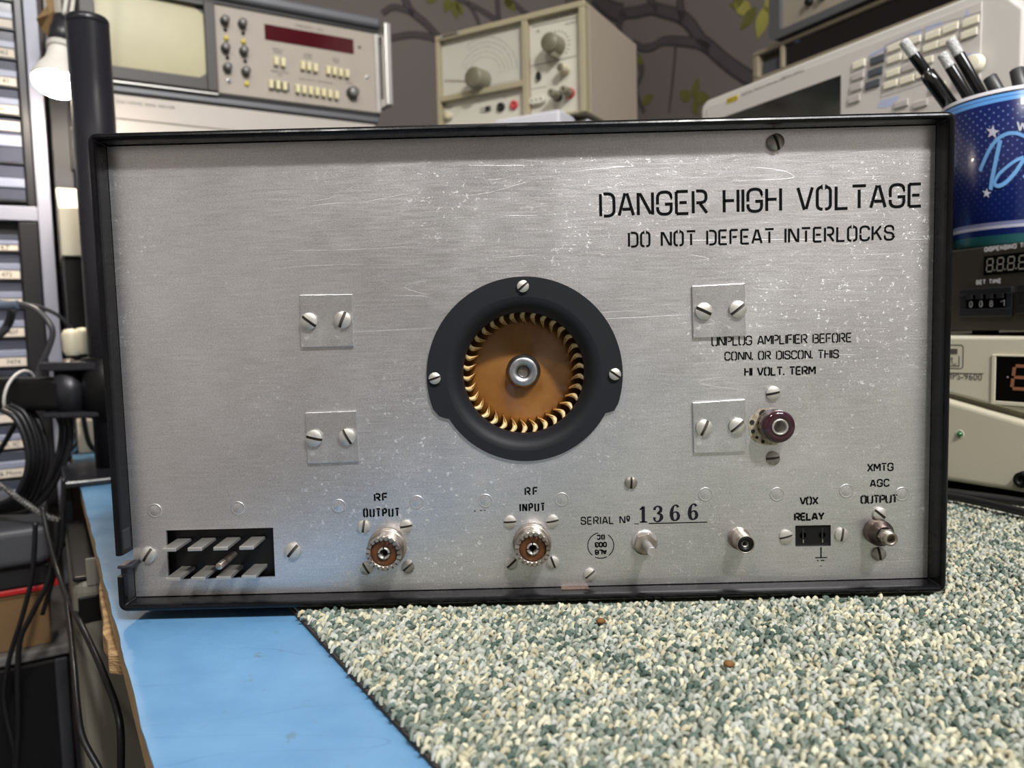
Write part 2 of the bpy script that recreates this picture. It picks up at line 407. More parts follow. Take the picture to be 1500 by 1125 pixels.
def seven_seg(mb, f, a, b, wd_, h, th, c, slant=0.0):
    def pt(x, y): return (a + x * wd_ + y * h * slant, b + y * h)
    g = 0.06
    for s in (((g, 0), (1 - g, 0)), ((g, .5), (1 - g, .5)), ((g, 1), (1 - g, 1)), ((0, g), (0, .5 - g)), ((1, g), (1, .5 - g)), ((0, .5 + g), (0, 1 - g)), ((1, .5 + g), (1, 1 - g))):
        mb.ribbon(f, [pt(*s[0]), pt(*s[1])], th, c)

# ------------------------------------------------------------------ the room
def quad_struct(name, pts, mt, thick_dir, t=0.05):
    mb = MB(); n = V(thick_dir) * t
    vs = [V(p) for p in pts] + [V(p) + n for p in pts]
    mb.add(vs, [(0, 1, 2, 3), (7, 6, 5, 4), (0, 4, 5, 1), (1, 5, 6, 2), (2, 6, 7, 3), (3, 7, 4, 0)])
    return struct(mb.build(name, mt))
UL, UR, WF, WB, ZF, ZC = -1.9, 1.0, -2.2, 1.35, -0.75, 1.65
m_wall = mat('grey_wallpaper', (108, 100, 96), 0.8, var=(3, 0.3, (101, 94, 90)), bump=(300, 0.2, 0.0005))
m_wall2 = mat('painted_wall', (196, 190, 182), 0.8, bump=(200, 0.2, 0.0005))
m_ceil = mat('white_ceiling', (225, 222, 216), 0.85, bump=(200, 0.2, 0.0005))
m_floor = mat('dark_floor', (66, 62, 60), 0.6, var=(8, 0.3, (52, 50, 50)))
quad_struct('floor', [B(UL, WF, ZF), B(UR, WF, ZF), B(UR, WB, ZF), B(UL, WB, ZF)], m_floor, (0, 0, -1))
quad_struct('ceiling', [B(UL, WF, ZC), B(UR, WF, ZC), B(UR, WB, ZC), B(UL, WB, ZC)], m_ceil, (0, 0, 1))
wall_back = quad_struct('wall_back', [B(UL, WB, ZF), B(UR, WB, ZF), B(UR, WB, ZC), B(UL, WB, ZC)], m_wall, W)
wall_right = quad_struct('wall_right', [B(UR, WF, ZF), B(UR, WB, ZF), B(UR, WB, ZC), B(UR, WF, ZC)], m_wall, U)
quad_struct('wall_left', [B(UL, WF, ZF), B(UL, WB, ZF), B(UL, WB, ZC), B(UL, WF, ZC)], m_wall2, -U)
quad_struct('wall_front', [B(UL, WF, ZF), B(UR, WF, ZF), B(UR, WF, ZC), B(UL, WF, ZC)], m_wall2, -W)

# printed tree on the wallpaper (flat print, built as thin shapes lying on the walls)
m_branch = mat('printed_branch_grey', (74, 68, 68), 0.85, var=(30, 0.3, (64, 59, 60)))
m_branch_d = mat('printed_branch_edge', (48, 44, 45), 0.85)
m_leaf = mat('printed_leaf_olive', (102, 100, 42), 0.85, var=(40, 0.3, (84, 84, 36)))
m_leaf_y = mat('printed_leaf_yellow', (160, 154, 74), 0.85, var=(40, 0.3, (136, 132, 62)))
FWR = Fr(B(UR - 0.0006, 0, 0), -W, Z)
FWB = Fr(B(0, WB - 0.0006, 0), U, Z)
def branch(f, wall, pts, wpx, k=0.00165, c=0.0):
    q = smoothpts([onF(f, *p) for p in pts], 6); n = len(q)
    ws = [k * (wpx[0] + (wpx[1] - wpx[0]) * i / (n - 1)) for i in range(n)]
    MB().ribbon(f, q, [x * 1.25 for x in ws], c).build('printed_branch_outline', m_branch_d, wall)
    MB().ribbon(f, [(x, y + ws[0] * 0.06) for x, y in q], [x * 0.85 for x in ws], c + 0.0002).build('printed_branch', m_branch, wall)
def leaf(f, wall, x, y, ang, s, mt, k=0.00165):
    a, b = onF(f, x, y); ca, sa = math.cos(R(ang)), math.sin(R(ang)); s *= k
    out = []
    for i in range(9):
        t = i / 8; wd_ = 0.30 * math.sin(PI * t ** 0.8) * s; out.append((t * s, wd_))
    out += [(x_, -y_ * 0.85) for x_, y_ in out[::-1][1:-1]]
    MB().prism(f, [(a + p * ca - q * sa, b + p * sa + q * ca) for p, q in out], 0.0002, 0.0004).build('printed_leaf', mt, wall)
branch(FWR, wall_right, [(1150, 150), (1104, 119), (1066, 93), (1039, 69), (1026, 58), (1011, 36), (996, 24), (973, 17), (955, 13), (932, 18), (908, 20)], (15, 13))
branch(FWR, wall_right, [(1000, 30), (997, 18), (996, 4), (998, -14)], (13, 10))
branch(FWR, wall_right, [(962, 15), (955, 4), (948, -10)], (10, 8))
branch(FWR, wall_right, [(1040, 72), (1024, 64), (1001, 61), (973, 60), (955, 69), (940, 70), (926, 63)], (12, 8))
branch(FWR, wall_right, [(916, 20), (908, 32), (907, 48), (915, 66), (928, 80), (937, 92), (940, 106), (935, 120), (931, 132), (936, 148), (944, 165)], (12, 5))
branch(FWR, wall_right, [(910, 20), (900, 17), (885, 8), (870, -6)], (22, 16))
branch(FWR, wall_right, [(990, 62), (988, 90), (984, 130), (980, 165)], (4, 2.5))
for tgt in ((908, 127), (909, 138), (914, 115), (912, 148)): branch(FWR, wall_right, [(930, 126), ((930 + tgt[0]) / 2, (126 + tgt[1]) / 2 - 1), tgt], (2.5, 1.5))
for x, y, a, s, mt in ((1100, 14, 150, 30, m_leaf_y), (1108, 10, 215, 30, m_leaf), (1122, 8, 250, 36, m_leaf_y), (1125, 20, 80, 24, m_leaf_y), (1090, 2, 170, 22, m_leaf),
                       (916, 74, 200, 22, m_leaf), (922, 86, 255, 26, m_leaf), (930, 86, 330, 22, m_leaf), (1012, 146, 140, 26, m_leaf), (1016, 144, 70, 26, m_leaf),
                       (1016, 146, 350, 30, m_leaf), (1014, 150, 300, 22, m_leaf), (940, 152, 10, 26, m_leaf), (905, 142, 300, 24, m_leaf)):
    leaf(FWR, wall_right, x, y, a, s, mt)
branch(FWB, wall_back, [(592, -8), (597, 8), (606, 20), (622, 33), (640, 52), (652, 66)], (9, 8), 0.0019)
branch(FWB, wall_back, [(552, 62), (578, 55), (605, 51), (628, 54), (648, 60)], (6, 8), 0.0019)
branch(FWB, wall_back, [(560, 20), (575, 11), (592, 14), (606, 20)], (6, 7), 0.0019)
branch(FWB, wall_back, [(664, -6), (676, 1), (692, 8), (716, 22), (740, 40)], (5, 7), 0.0019)
branch(FWB, wall_back, [(684, 4), (693, 16), (700, 30), (704, 45)], (5, 4), 0.0019)
branch(FWB, wall_back, [(728, -8), (729, 8), (731, 30), (736, 48)], (6, 6), 0.0019)
branch(FWB, wall_back, [(742, -4), (756, 8), (770, 20), (790, 34)], (6, 7), 0.0019)
for x, y, a, s in ((658, -4, 250, 22), (664, 0, 280, 24), (668, 2, 300, 18), (738, -4, 320, 24), (752, 2, 200, 18), (640, -8, 220, 20)): leaf(FWB, wall_back, x, y, a, s, m_leaf, 0.0019)

# ------------------------------------------------------------------ bench top: blue painted plywood
m_blue = mat('worn_blue_paint', (106, 152, 190), 0.45, 0, var=(16, 0.22, (80, 128, 170)), bump=(240, 0.3, 0.0005), rvar=(30, 0.32, 0.55))
def blue_extra(m):
    nt = m.node_tree; N = nt.nodes; L = nt.links; b = N['Principled BSDF']; src = b.inputs['Base Color'].links[0].from_socket
    tc = N.new('ShaderNodeTexCoord')
    n = N.new('ShaderNodeTexNoise'); n.inputs['Scale'].default_value = 55; n.inputs['Detail'].default_value = 8; n.inputs['Roughness'].default_value = 0.7
    L.new(tc.outputs['Object'], n.inputs['Vector'])
    r = N.new('ShaderNodeMapRange'); r.inputs['From Min'].default_value = 0.62; r.inputs['From Max'].default_value = 0.68; L.new(n.outputs['Fac'], r.inputs['Value'])
    mx = N.new('ShaderNodeMix'); mx.data_type = 'RGBA'; mx.inputs['B'].default_value = lin((92, 122, 140))
    L.new(r.outputs['Result'], mx.inputs['Factor']); L.new(src, mx.inputs['A'])
    n2 = N.new('ShaderNodeTexNoise'); n2.inputs['Scale'].default_value = 6; n2.inputs['Detail'].default_value = 1
    mp_ = N.new('ShaderNodeMapping'); mp_.inputs['Scale'].default_value = (1, 5, 1); mp_.inputs['Rotation'].default_value = (0, 0, 0.4)
    L.new(tc.outputs['Object'], mp_.inputs['Vector']); L.new(mp_.outputs['Vector'], n2.inputs['Vector'])
    s = N.new('ShaderNodeMath'); s.operation = 'SUBTRACT'; s.inputs[1].default_value = 0.5; L.new(n2.outputs['Fac'], s.inputs[0])
    ab = N.new('ShaderNodeMath'); ab.operation = 'ABSOLUTE'; L.new(s.outputs[0], ab.inputs[0])
    r2 = N.new('ShaderNodeMapRange'); r2.inputs['From Min'].default_value = 0; r2.inputs['From Max'].default_value = 0.004; r2.inputs['To Min'].default_value = 0.6; r2.inputs['To Max'].default_value = 0
    L.new(ab.outputs[0], r2.inputs['Value'])
    mx2 = N.new('ShaderNodeMix'); mx2.data_type = 'RGBA'; mx2.inputs['B'].default_value = lin((70, 110, 150))
    L.new(r2.outputs['Result'], mx2.inputs['Factor']); L.new(mx.outputs['Result'], mx2.inputs['A'])
    L.new(mx2.outputs['Result'], b.inputs['Base Color'])
blue_extra(m_blue)
m_ply = mat('plywood_edge', (206, 180, 142), 0.75, var=(60, 0.25, (160, 130, 94)), stretch=(1, 1, 9), bump=(200, 0.5, 0.001))
m_ply2 = mat('splintered_plywood', (204, 172, 126), 0.8, var=(120, 0.2, (134, 100, 64)), stretch=(1, 1, 5), bump=(300, 0.9, 0.002))
UE = -0.1845
bench = thing('workbench', 'blue-painted plywood bench top with raw splintered edge, under the amplifier', 'workbench', B(0.3, 0.3, -0.02))
FB = Fr((0, 0, 0), U, W)                              # a = u, b = w, c = z
edge = [(UE + random.uniform(-0.0003, 0.0003) + 0.0003 * math.sin(i * 0.9), -0.62 + i * 0.01) for i in range(200)]
edge = [p for p in edge if p[1] < WB - 0.02]
top = edge + [(UE, WB - 0.01), (UR - 0.01, WB - 0.01), (UR - 0.01, -0.62)]
MB().prism(FB, top, -0.0012, 0.0).build('blue_top', m_blue, bench)
MB().prism(FB, [(UE + 0.0006, -0.62), (UE + 0.0006, WB - 0.01), (UR - 0.01, WB - 0.01), (UR - 0.01, -0.62)], -0.018, -0.0013).build('plywood_core', m_ply, bench)
# broken second ply under the far half of the edge
lump = [(0.26 + 0.0 * i, 0) for i in range(1)]
mb = MB()
w0 = onZ(180, 962, -0.022).dot(W)
pts = [(UE + 0.002, w0 - 0.006), (UE - 0.004, w0), (UE - 0.003, w0 + 0.02), (UE - 0.0045, w0 + 0.035), (UE - 0.0025, w0 + 0.06), (UE - 0.0015, w0 + 0.12), (UE + 0.002, w0 + 0.16)]
mb.prism(FB, pts + [(UE + 0.02, w0 + 0.16), (UE + 0.02, w0 - 0.006)], -0.030, -0.0185)
mb.build('splintered_batten', m_ply2, bench, 0.001)
m_leg = mat('bench_frame_grey', (90, 92, 92), 0.6)
for (uu, ww) in ((0.0, -0.5), (0.9, -0.5), (0.1, 1.25), (0.9, 1.25)):
    MB().box(FB.at(uu, ww), -0.03, 0.03, -0.03, 0.03, ZF, -0.019).build('leg', m_leg, bench)
# two thin pencil-like scores and paint patches near the edge are part of the paint (material)

# ------------------------------------------------------------------ carpet mat with real loop pile
UC = -0.1035
m_mat = mat('carpet_backing', (92, 104, 96), 0.95, var=(220, 0.25, (150, 152, 130)), bump=(260, 1.0, 0.002))
m_back = mat('carpet_rubber_back', (66, 58, 54), 0.9)
carpet = thing('carpet_mat', 'speckled green-grey loop-pile carpet mat lying on the blue bench', 'carpet', B(0.2, 0.1, 0))
MB().prism(FB, [(UC, -0.6), (UC, 0.60), (0.86, 0.60), (0.86, -0.6)], 0.0002, 0.0022).build('backing', m_back, carpet)
MB().prism(FB, [(UC + 0.001, -0.6), (UC + 0.001, 0.60), (0.86, 0.60), (0.86, -0.6)], 0.0023, 0.0038).build('pile_base', m_mat, carpet)
def carpet_pile():
    sp = 0.0029
    cells = []
    nu = int(0.95 / sp); nw = int(1.2 / sp)
    for i in range(nu):
        for j in range(nw):
            u = UC + 0.0012 + i * sp + (0.5 * sp if j % 2 else 0); w_ = -0.55 + j * sp
            x = u * U.x + w_ * W.x; y = u * U.y + w_ * W.y
            if -0.217 < x < 0.217 and 0.0 < y < 0.38: continue      # under the amplifier
            if u > 0.412 and -0.145 < w_ < 0.105: continue                    # under the power supply
            q = V((x, y, 0.004)) - CC; d = q.dot(CD)
            if d < 0.15: continue
            px = 750 + CF * q.dot(CR) / d; py = 562.5 - CF * q.dot(CU) / d
            if not (350 < px < 1720 and py < 1260): continue        # only where it can be seen closely
            cells.append((x, y))
    P = np.array(cells); n = len(P)
    P = P + rng.uniform(-0.0011, 0.0011, P.shape)
    ang = rng.normal(TH + 0.2, 0.6, n); h = rng.uniform(0.0014, 0.0027, n); ln = rng.uniform(0.0011, 0.0018, n); tr = rng.uniform(0.0008, 0.00115, n)
    S, K = 5, 5
    T = np.linspace(0.0, PI, S); Q = np.arange(K) / K * 2 * PI
    cx = -np.cos(T)[None, :] * ln[:, None]; cz = np.sin(T)[None, :] * h[:, None]                   # arch centre line
    nx = -np.cos(T); nz = np.sin(T)
    rad = tr[:, None, None] * (0.75 + 0.35 * np.sin(T))[None, :, None]
    lx = cx[:, :, None] + rad * (np.cos(Q)[None, None, :] * nx[None, :, None])
    lz = cz[:, :, None] + rad * (np.cos(Q)[None, None, :] * nz[None, :, None])
    ly = rad * np.sin(Q)[None, None, :] * np.ones((n, S, K))
    tilt = rng.normal(0, 0.35, n)[:, None, None]
    ly = ly + lz * tilt
    c, s = np.cos(ang)[:, None, None], np.sin(ang)[:, None, None]
    vx = P[:, 0][:, None, None] + lx * c - ly * s; vy = P[:, 1][:, None, None] + lx * s + ly * c; vz = 0.0030 + lz
    verts = np.stack([vx, vy, vz], -1).reshape(-1, 3)
    fi = []
    for i in range(S - 1):
        for k in range(K):
            k2 = (k + 1) % K; fi.append((i * K + k, i * K + k2, (i + 1) * K + k2, (i + 1) * K + k))
    fi = np.array(fi); F_ = (fi[None] + (np.arange(n) * S * K)[:, None, None]).reshape(-1, 4)
    me = bpy.data.meshes.new('carpet_pile')
    me.vertices.add(len(verts)); me.vertices.foreach_set('co', (verts - np.array(WL[carpet.name])).ravel())
    me.loops.add(F_.size); me.loops.foreach_set('vertex_index', F_.ravel())
    me.polygons.add(len(F_)); me.polygons.foreach_set('loop_start', np.arange(len(F_)) * 4); me.polygons.foreach_set('loop_total', np.full(len(F_), 4))
    me.polygons.foreach_set('use_smooth', np.ones(len(F_), bool))
    pal = np.array([lin(c)[:3] for c in ((150, 154, 142), (186, 185, 164), (200, 196, 172), (124, 134, 124), (96, 110, 102), (74, 90, 82), (170, 174, 166), (176, 171, 146))])
    # patches of greener and creamier yarn
    g = np.sin(P[:, 0] * 61 + 1.3) * np.sin(P[:, 1] * 53 + 0.4) + 0.7 * np.sin(P[:, 0] * 140 + P[:, 1] * 90)
    pr = np.clip(rng.normal(0, 1, n) + g * 0.35, -2.2, 2.2)
    order = np.array([5, 4, 3, 0, 6, 1, 7, 2])
    idx = order[np.clip(((pr + 1.9) / 3.8 * 8).astype(int), 0, 7)]
    colr = pal[idx] * rng.uniform(0.82, 1.12, (n, 1))
    col4 = np.ones((n, S * K, 4)); 
    col4[:, :, :3] = colr[:, None, :]
    at = me.color_attributes.new('yarn', 'FLOAT_COLOR', 'POINT'); at.data.foreach_set('color', col4.ravel())
    me.update(); me.validate()
    m = mat('wool_yarn', (160, 165, 150), 0.95, bump=(2500, 0.4, 0.0003)); nt = m.node_tree
    a = nt.nodes.new('ShaderNodeAttribute'); a.attribute_name = 'yarn'; nt.links.new(a.outputs['Color'], nt.nodes['Principled BSDF'].inputs['Base Color'])
    nt.nodes['Principled BSDF'].inputs['Specular IOR Level'].default_value = 0.2
    me.materials.append(m)
    o = bpy.data.objects.new('loop_pile', me); COL.objects.link(o); o.parent = carpet; o['kind'] = 'stuff'
carpet_pile()
m_crumb = mat('rust_crumb', (128, 88, 40), 0.8, var=(400, 0.2, (96, 62, 30)))
for (x, y, s, nm, lb) in ((880, 909, 0.0026, 'rust_flake', 'small rust-brown flake on the carpet just below the amplifier'), (1068, 972, 0.0026, 'rust_flake', 'tan rust-coloured fleck on the open carpet, nearer the camera')):
    p = onZ(x, y, 0.0070)
    mb = MB(); mb.lathe(Fr(p, U, W), [(s * 0.7, -0.0009), (s, 0), (s * 0.6, 0.0009), (0, 0.0012)], 7)
    tag(mb.build(nm, m_crumb), lb, 'flake')

# ------------------------------------------------------------------ the amplifier (rear view)
AW, AH, AZ = 0.43, 0.43 / 1.7635, 0.006
AX = AW / 2; AT = AZ + AH
amp = thing('amplifier', 'black-cased radio amplifier with worn bare aluminium back panel, lettered danger high voltage', 'amplifier', (0, 0.18, AZ))
PY = 0.012
FP = Fr((0, PY, 0), (1, 0, 0), Z)                    # panel face: a = x, b = z, c towards the viewer
def pp(x, y): return onF(FP, x, y)
def sweep(path, prof, closed, name, mt, parent):
    """sweep profile (inset, y) along the outline (a list of (x, z, inward x, inward z))"""
    m = len(prof); vs = []
    for (x, z, ix, iz) in path:
        for (d, y) in prof: vs.append(V((x + ix * d, y, z + iz * d)))
    n = len(path); fs = []
    rng_ = range(n) if closed else range(n - 1)
    for i in rng_:
        j = (i + 1) % n
        for k in range(m - 1): fs.append((i * m + k, j * m + k, j * m + k + 1, i * m + k + 1))
    mb = MB().add(vs, fs, False)
    if not closed:
        mb.f.append(list(range(m))); mb.sm.append(False); mb.f.append([(n - 1) * m + k for k in range(m)][::-1]); mb.sm.append(False)
    return mb.build(name, mt, parent)
def outline(r=0.0045, n=5):
    out = []
    for (cx, cz, t0) in ((AX - r, AZ + r, -PI / 2), (AX - r, AT - r, 0), (-AX + r, AT - r, PI / 2), (-AX + r, AZ + r, PI)):
        for i in range(n + 1):
            t = t0 + PI / 2 * i / n; out.append((cx + r * math.cos(t), cz + r * math.sin(t), cx, cz, r, t))
    return out
def path_pts(cut=None):
    res = []
    for (x, z, cx, cz, r, t) in outline():
        res.append((x, z, -math.cos(t) if r else 0, -math.sin(t)))
    if cut:                                           # start just below the notch on the left side and run round to just above it
        zlo, zhi = cut
        k = [i for i, q in enumerate(res) if abs(q[0] + AX) < 1e-6][-1]      # last corner point of BL at x=-AX (start of the arc)
        bl = res[18:]; rest = res[:18]
        res = [(-AX, zlo, 1, 0)] + bl + rest + [(-AX, zhi, 1, 0)]
    return res
zn_lo = onY(165, 843, 0.004).z; zn_hi = onY(165, 812, 0.004).z
rim = [(0.0, 0.0205), (0.0, 0.0026), (0.0005, 0.0011), (0.0014, 0.0003), (0.0023, 0.0), (0.0032, 0.0004), (0.0037, 0.0013), (0.0039, 0.003), (0.0039, 0.0205)]
sweep(path_pts((zn_lo, zn_hi)), rim, False, 'front_rim', m_case, amp)
sweep(path_pts(), [(0.0, 0.36), (0.0, 0.0206), (0.002, 0.0206), (0.002, 0.36)], True, 'cabinet', m_case, amp)
MB().box(FP, -AX + 0.002, AX - 0.002, AZ + 0.002, AT - 0.002, -0.348, -0.345).build('front_bulkhead', m_case, amp)
# corner tabs showing in the broken lower left edge
mb = MB(); f = Fr((-AX + 0.0043, 0, 0), (0, -1, 0), Z)
mb.box(f, -0.011, -0.004, zn_lo - 0.014, zn_lo + 0.004, 0, 0.0035); mb.box(f, -0.010, -0.002, zn_hi + 0.002, zn_hi + 0.013, 0, 0.0028)
mb.box(f, -0.0115, -0.001, zn_lo + 0.0042, zn_lo + 0.006, -0.0035, 0.0036)
mb.build('latch_tab', m_case_in, amp, 0.0006)
MB().box(Fr((AX - 0.0041, 0, 0), (0, 1, 0), Z), 0.001, 0.0115, onY(1380, 790, 0.0).z - 0.0004, onY(1380, 790, 0.0).z + 0.0004, 0, 0.0002).build('edge_slit', m_void, amp)

# rear panel with its real openings
FC = pp(767.5, 548)                                   # blower axis
SK = 0.0003525                                        # metres per pixel on the panel
plug = [pp(243, 777), pp(400, 773), pp(403, 845), pp(247, 849)]
vox = [pp(1165, 770), pp(1217, 769), pp(1217, 800), pp(1165, 801)]
pm = plate_with_holes(FP, [(-AX + .0041, AZ + .0043), (AX - .0041, AZ + .0043), (AX - .0041, AT - .0043), (-AX + .0041, AT - .0043)],
                      [circ(FC[0], FC[1], 0.0425, 64), plug, vox], -0.0015, 0.0)
panel = pm.build('rear_panel', m_panel, amp)

# lettering on the panel
def on_panel(s, l0, l1, h, th, parent=panel, mt=m_ink, c=0.00012):
    lettering(FP, s, pp(*l0), pp(*l1), h * SK, th * SK, c).build('lettering', mt, parent)
on_panel('DANGER HIGH VOLTAGE', (878, 319), (1351, 304), 36, 4.3)
on_panel('DO NOT DEFEAT INTERLOCKS', (920, 363), (1310, 352.5), 23, 3.1)
on_panel('UNPLUG AMPLIFIER BEFORE', (1042, 507.5), (1248, 501.5), 14.5, 2.0)
on_panel('CONN. OR DISCON. THIS', (1061, 528.5), (1229, 525), 13.5, 2.0)
on_panel('HI VOLT. TERM', (1090, 551.5), (1195, 549), 13.5, 2.4)
on_panel('RF', (548, 735), (569, 734), 13, 2.6); on_panel('OUTPUT', (532, 758), (586, 757), 14, 2.8)
on_panel('RF', (768.5, 726), (788.5, 725.5), 13, 2.4); on_panel('INPUT', (761, 750), (799, 749), 13.5, 2.6)
on_panel('SERIAL No', (850.5, 769), (923, 767), 12.5, 1.9)
on_panel('VOX', (1171, 740), (1199, 739.5), 13, 2.5); on_panel('RELAY', (1163, 763.5), (1208, 762), 13, 2.8)
on_panel('XMTG', (1270, 691.5), (1309, 690), 13, 2.2); on_panel('AGC', (1274, 714), (1303, 713), 12.5, 2.2)
on_panel('OUTPUT', (1260.5, 738), (1315, 736.5), 13, 2.1, c=0.00034)
# serial number 1366 in stamped serif figures
def serif(a, b, h, ch, mb):
    def S(pts, ws): 
        q = smoothpts(pts, 6); n = len(q); m = len(pts) - 1
        wv = []
        for i in range(n):
            t = i / 6; k = min(int(t), m - 1); wv.append((ws[k] + (ws[k + 1] - ws[k]) * (t - k)) * h * 1.45)
        mb.ribbon(FP, [(a + x * h, b + y * h) for x, y in q], wv, 0.00012)
    if ch == '1':
        mb.ribbon(FP, [(a + .27 * h, b), (a + .27 * h, b + h)], .20 * h, 0.00012)
        mb.ribbon(FP, [(a + .05 * h, b + .03 * h), (a + .5 * h, b + .03 * h)], .08 * h, 0.00012)
        mb.ribbon(FP, [(a + .06 * h, b + .8 * h), (a + .26 * h, b + .96 * h)], .10 * h, 0.00012)
    if ch == '3':
        S([(.08, .74), (.1, .86), (.27, .97), (.45, .86), (.44, .66), (.24, .53)], [.13, .09, .05, .13, .13, .05])
        S([(.24, .53), (.46, .44), (.5, .24), (.36, .05), (.17, .03), (.07, .16), (.08, .28)], [.05, .11, .16, .08, .05, .09, .13])
    if ch == '6':
        S([(.48, .84), (.4, .95), (.25, .95), (.12, .74), (.07, .42), (.13, .12), (.29, .02), (.46, .14), (.5, .32), (.43, .5), (.28, .55), (.13, .42)], [.13, .08, .05, .13, .16, .13, .05, .12, .14, .1, .05, .04])
mb = MB()
for (x, y, ch) in ((936, 765.5, '1'), (957, 764.5, '3'), (982, 763, '6'), (1008.5, 761.5, '6')):
    a, b = pp(x, y); serif(a, b, 24.5 * SK, ch, mb)
m_stamp = mat('violet_black_stamp_ink', (14, 14, 20), 0.85, var=(900, 0.3, (34, 34, 42)), spec=0.1)
mb.build('serial_number', m_stamp, panel)
mb = MB(); mb.ribbon(FP, [pp(929, 767.3), pp(936, 767.2)], 1 * SK, .00012); mb.ribbon(FP, [pp(950, 766.8), pp(1036, 764.8)], 1.5 * SK, .00012)
mb.build('underline', m_ink, panel)
# round inspection stamp, upside down
mb = MB(); ca, cb = pp(880, 799)
for (t0, t1) in ((100, 235), (245, 300), (-52, 60)): mb.ribbon(FP, circ(ca, cb, 19.6 * SK, 20, R(t0), R(t1)), 1.4 * SK, .00012)
for s, x0, x1, y in (('ALB', 889, 871, 804.5), ('003', 889, 871, 793.5), ('QC', 886, 874, 782.5)):
    lettering(FP, s, pp(x0, y), pp(x1, y + .5), 8.4 * SK, 2.1 * SK, .00012, mb)
mb.build('inspection_stamp', m_ink, panel)
# ground sign under the relay socket
mb = MB(); mb.ribbon(FP, [pp(1202.5, 801.5), pp(1202.5, 816)], 2 * SK, .00012); mb.ribbon(FP, [pp(1194, 817), pp(1211.5, 816.5)], 1.6 * SK, .00012)
mb.ribbon(FP, [pp(1196.5, 821), pp(1199, 821)], 1.4 * SK, .00012); mb.ribbon(FP, [pp(1202, 821), pp(1207.5, 820.7)], 1.6 * SK, .00012)
mb.ribbon(FP, [pp(1202, 829), pp(1203.2, 829)], 1.6 * SK, .00012)
mb.build('ground_symbol', m_ink, panel)
mb = MB(); 
for x0, x1, y in ((694, 697, 748.5), (703, 706, 747.8), (709, 711, 747.6)): mb.ribbon(FP, [pp(x0, y), pp(x1, y)], 1.3 * SK, .00012)
mb.build('worn_print', m_ink, panel)

# slotted screw head: two domed halves with a real slot between them
m_slot_shade = mat('shaded_slot_grime', (70, 64, 58), 0.8)  # slot floors: grime colour, darkened further to paint in the slot's shade
def screw_mesh(r, h, slot, dome=0.5):
    mb = MB(); f = IDF
    hs = slot / 2
    def zz(rho): return h * (1 - dome * (rho / r) ** 2.4)
    for sgn in (1, -1):
        rows = []; J, I = 6, 10
        for j in range(J + 1):
            y = hs + (r * 0.998 - hs) * (1 - (1 - j / J) ** 1.5); xm = math.sqrt(max(r * r - y * y, 1e-12)); row = []
            for i in range(I + 1):
                x = -xm + 2 * xm * i / I; row.append((x, sgn * y, zz(math.hypot(x, y))))
            rows.append(row)
        vs = [p for row in rows for p in row]; fs = []
        for j in range(J):
            for i in range(I):
                q = (j * (I + 1) + i, j * (I + 1) + i + 1, (j + 1) * (I + 1) + i + 1, (j + 1) * (I + 1) + i); fs.append(q if sgn > 0 else q[::-1])
        mb.add(vs, fs, True)
        # slot wall
        ws = [(p[0], p[1], p[2]) for p in rows[0]] + [(p[0], p[1], h * 0.12) for p in rows[0]]
        mb.add(ws, [((i, i + 1, I + 2 + i, I + 1 + i) if sgn < 0 else (i + 1, i, I + 1 + i, I + 2 + i)) for i in range(I)])
        # outer wall
        arc = [rows[j][0] for j in range(J + 1)] + [rows[j][-1] for j in range(J, -1, -1)]
        ws = arc + [(p[0], p[1], 0) for p in arc]; n = len(arc)
        mb.add(ws, [((i + 1, i, n + i, n + i + 1) if sgn < 0 else (i, i + 1, n + i + 1, n + i)) for i in range(n - 1)], True)
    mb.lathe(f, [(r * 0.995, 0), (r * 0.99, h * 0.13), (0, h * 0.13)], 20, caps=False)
    me = mb.mesh('screw', m_screw); me.materials.append(m_slot_shade)
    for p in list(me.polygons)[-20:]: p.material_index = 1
    return me
SCR = {}
def screw(x, y, rpx, ang, parent=None, c=0.0, k=0.55, mt=None, dome=0.36):
    parent = parent or amp; a, b = onF(FP, x, y, c); r = rpx * SK; key = (round(r, 5), k, mt.name if mt else 0)
    if key not in SCR:
        SCR[key] = screw_mesh(r, r * k, r * 0.36, dome)
        if mt: SCR[key].materials[0] = mt
    return inst('screw', SCR[key], FP.at(a, b, c, R(ang)), parent)
m_screw_d = mat('dull_screw', (168, 164, 157), 0.45, 0.75, var=(200, 0.25, (112, 108, 102)), bump=(900, 0.3, 0.0001))
screw(1135, 209, 12, -70, k=0.75, mt=m_screw_d); screw(924, 707, 9.2, 88, k=0.7, mt=m_screw_d); screw(864, 841, 9.3, 40); screw(217, 813, 12, 55); screw(429, 807, 12.3, 48)
for x, y, a in ((533, 771, 80), (595, 770.5, 8), (537, 832, -60), (597.5, 830, 38)): screw(x, y, 9.7, a, mt=m_screw_d if x > 596 else None)
for x, y, a in ((747, 764, 2), (809.5, 763, 10), (749, 825, 42), (810, 823.5, -70)): screw(x, y, 9.5, a)
screw(1132, 576, 10.7, 10); screw(1132, 671, 10.6, 4, k=0.3, mt=m_screw_d)
screw(1151, 786, 10.3, 14, k=.45); screw(1232.5, 783, 10.3, 82, k=.45); screw(1288.5, 753, 10.4, -40); screw(1286.5, 811, 10.4, -78, mt=m_screw_d)
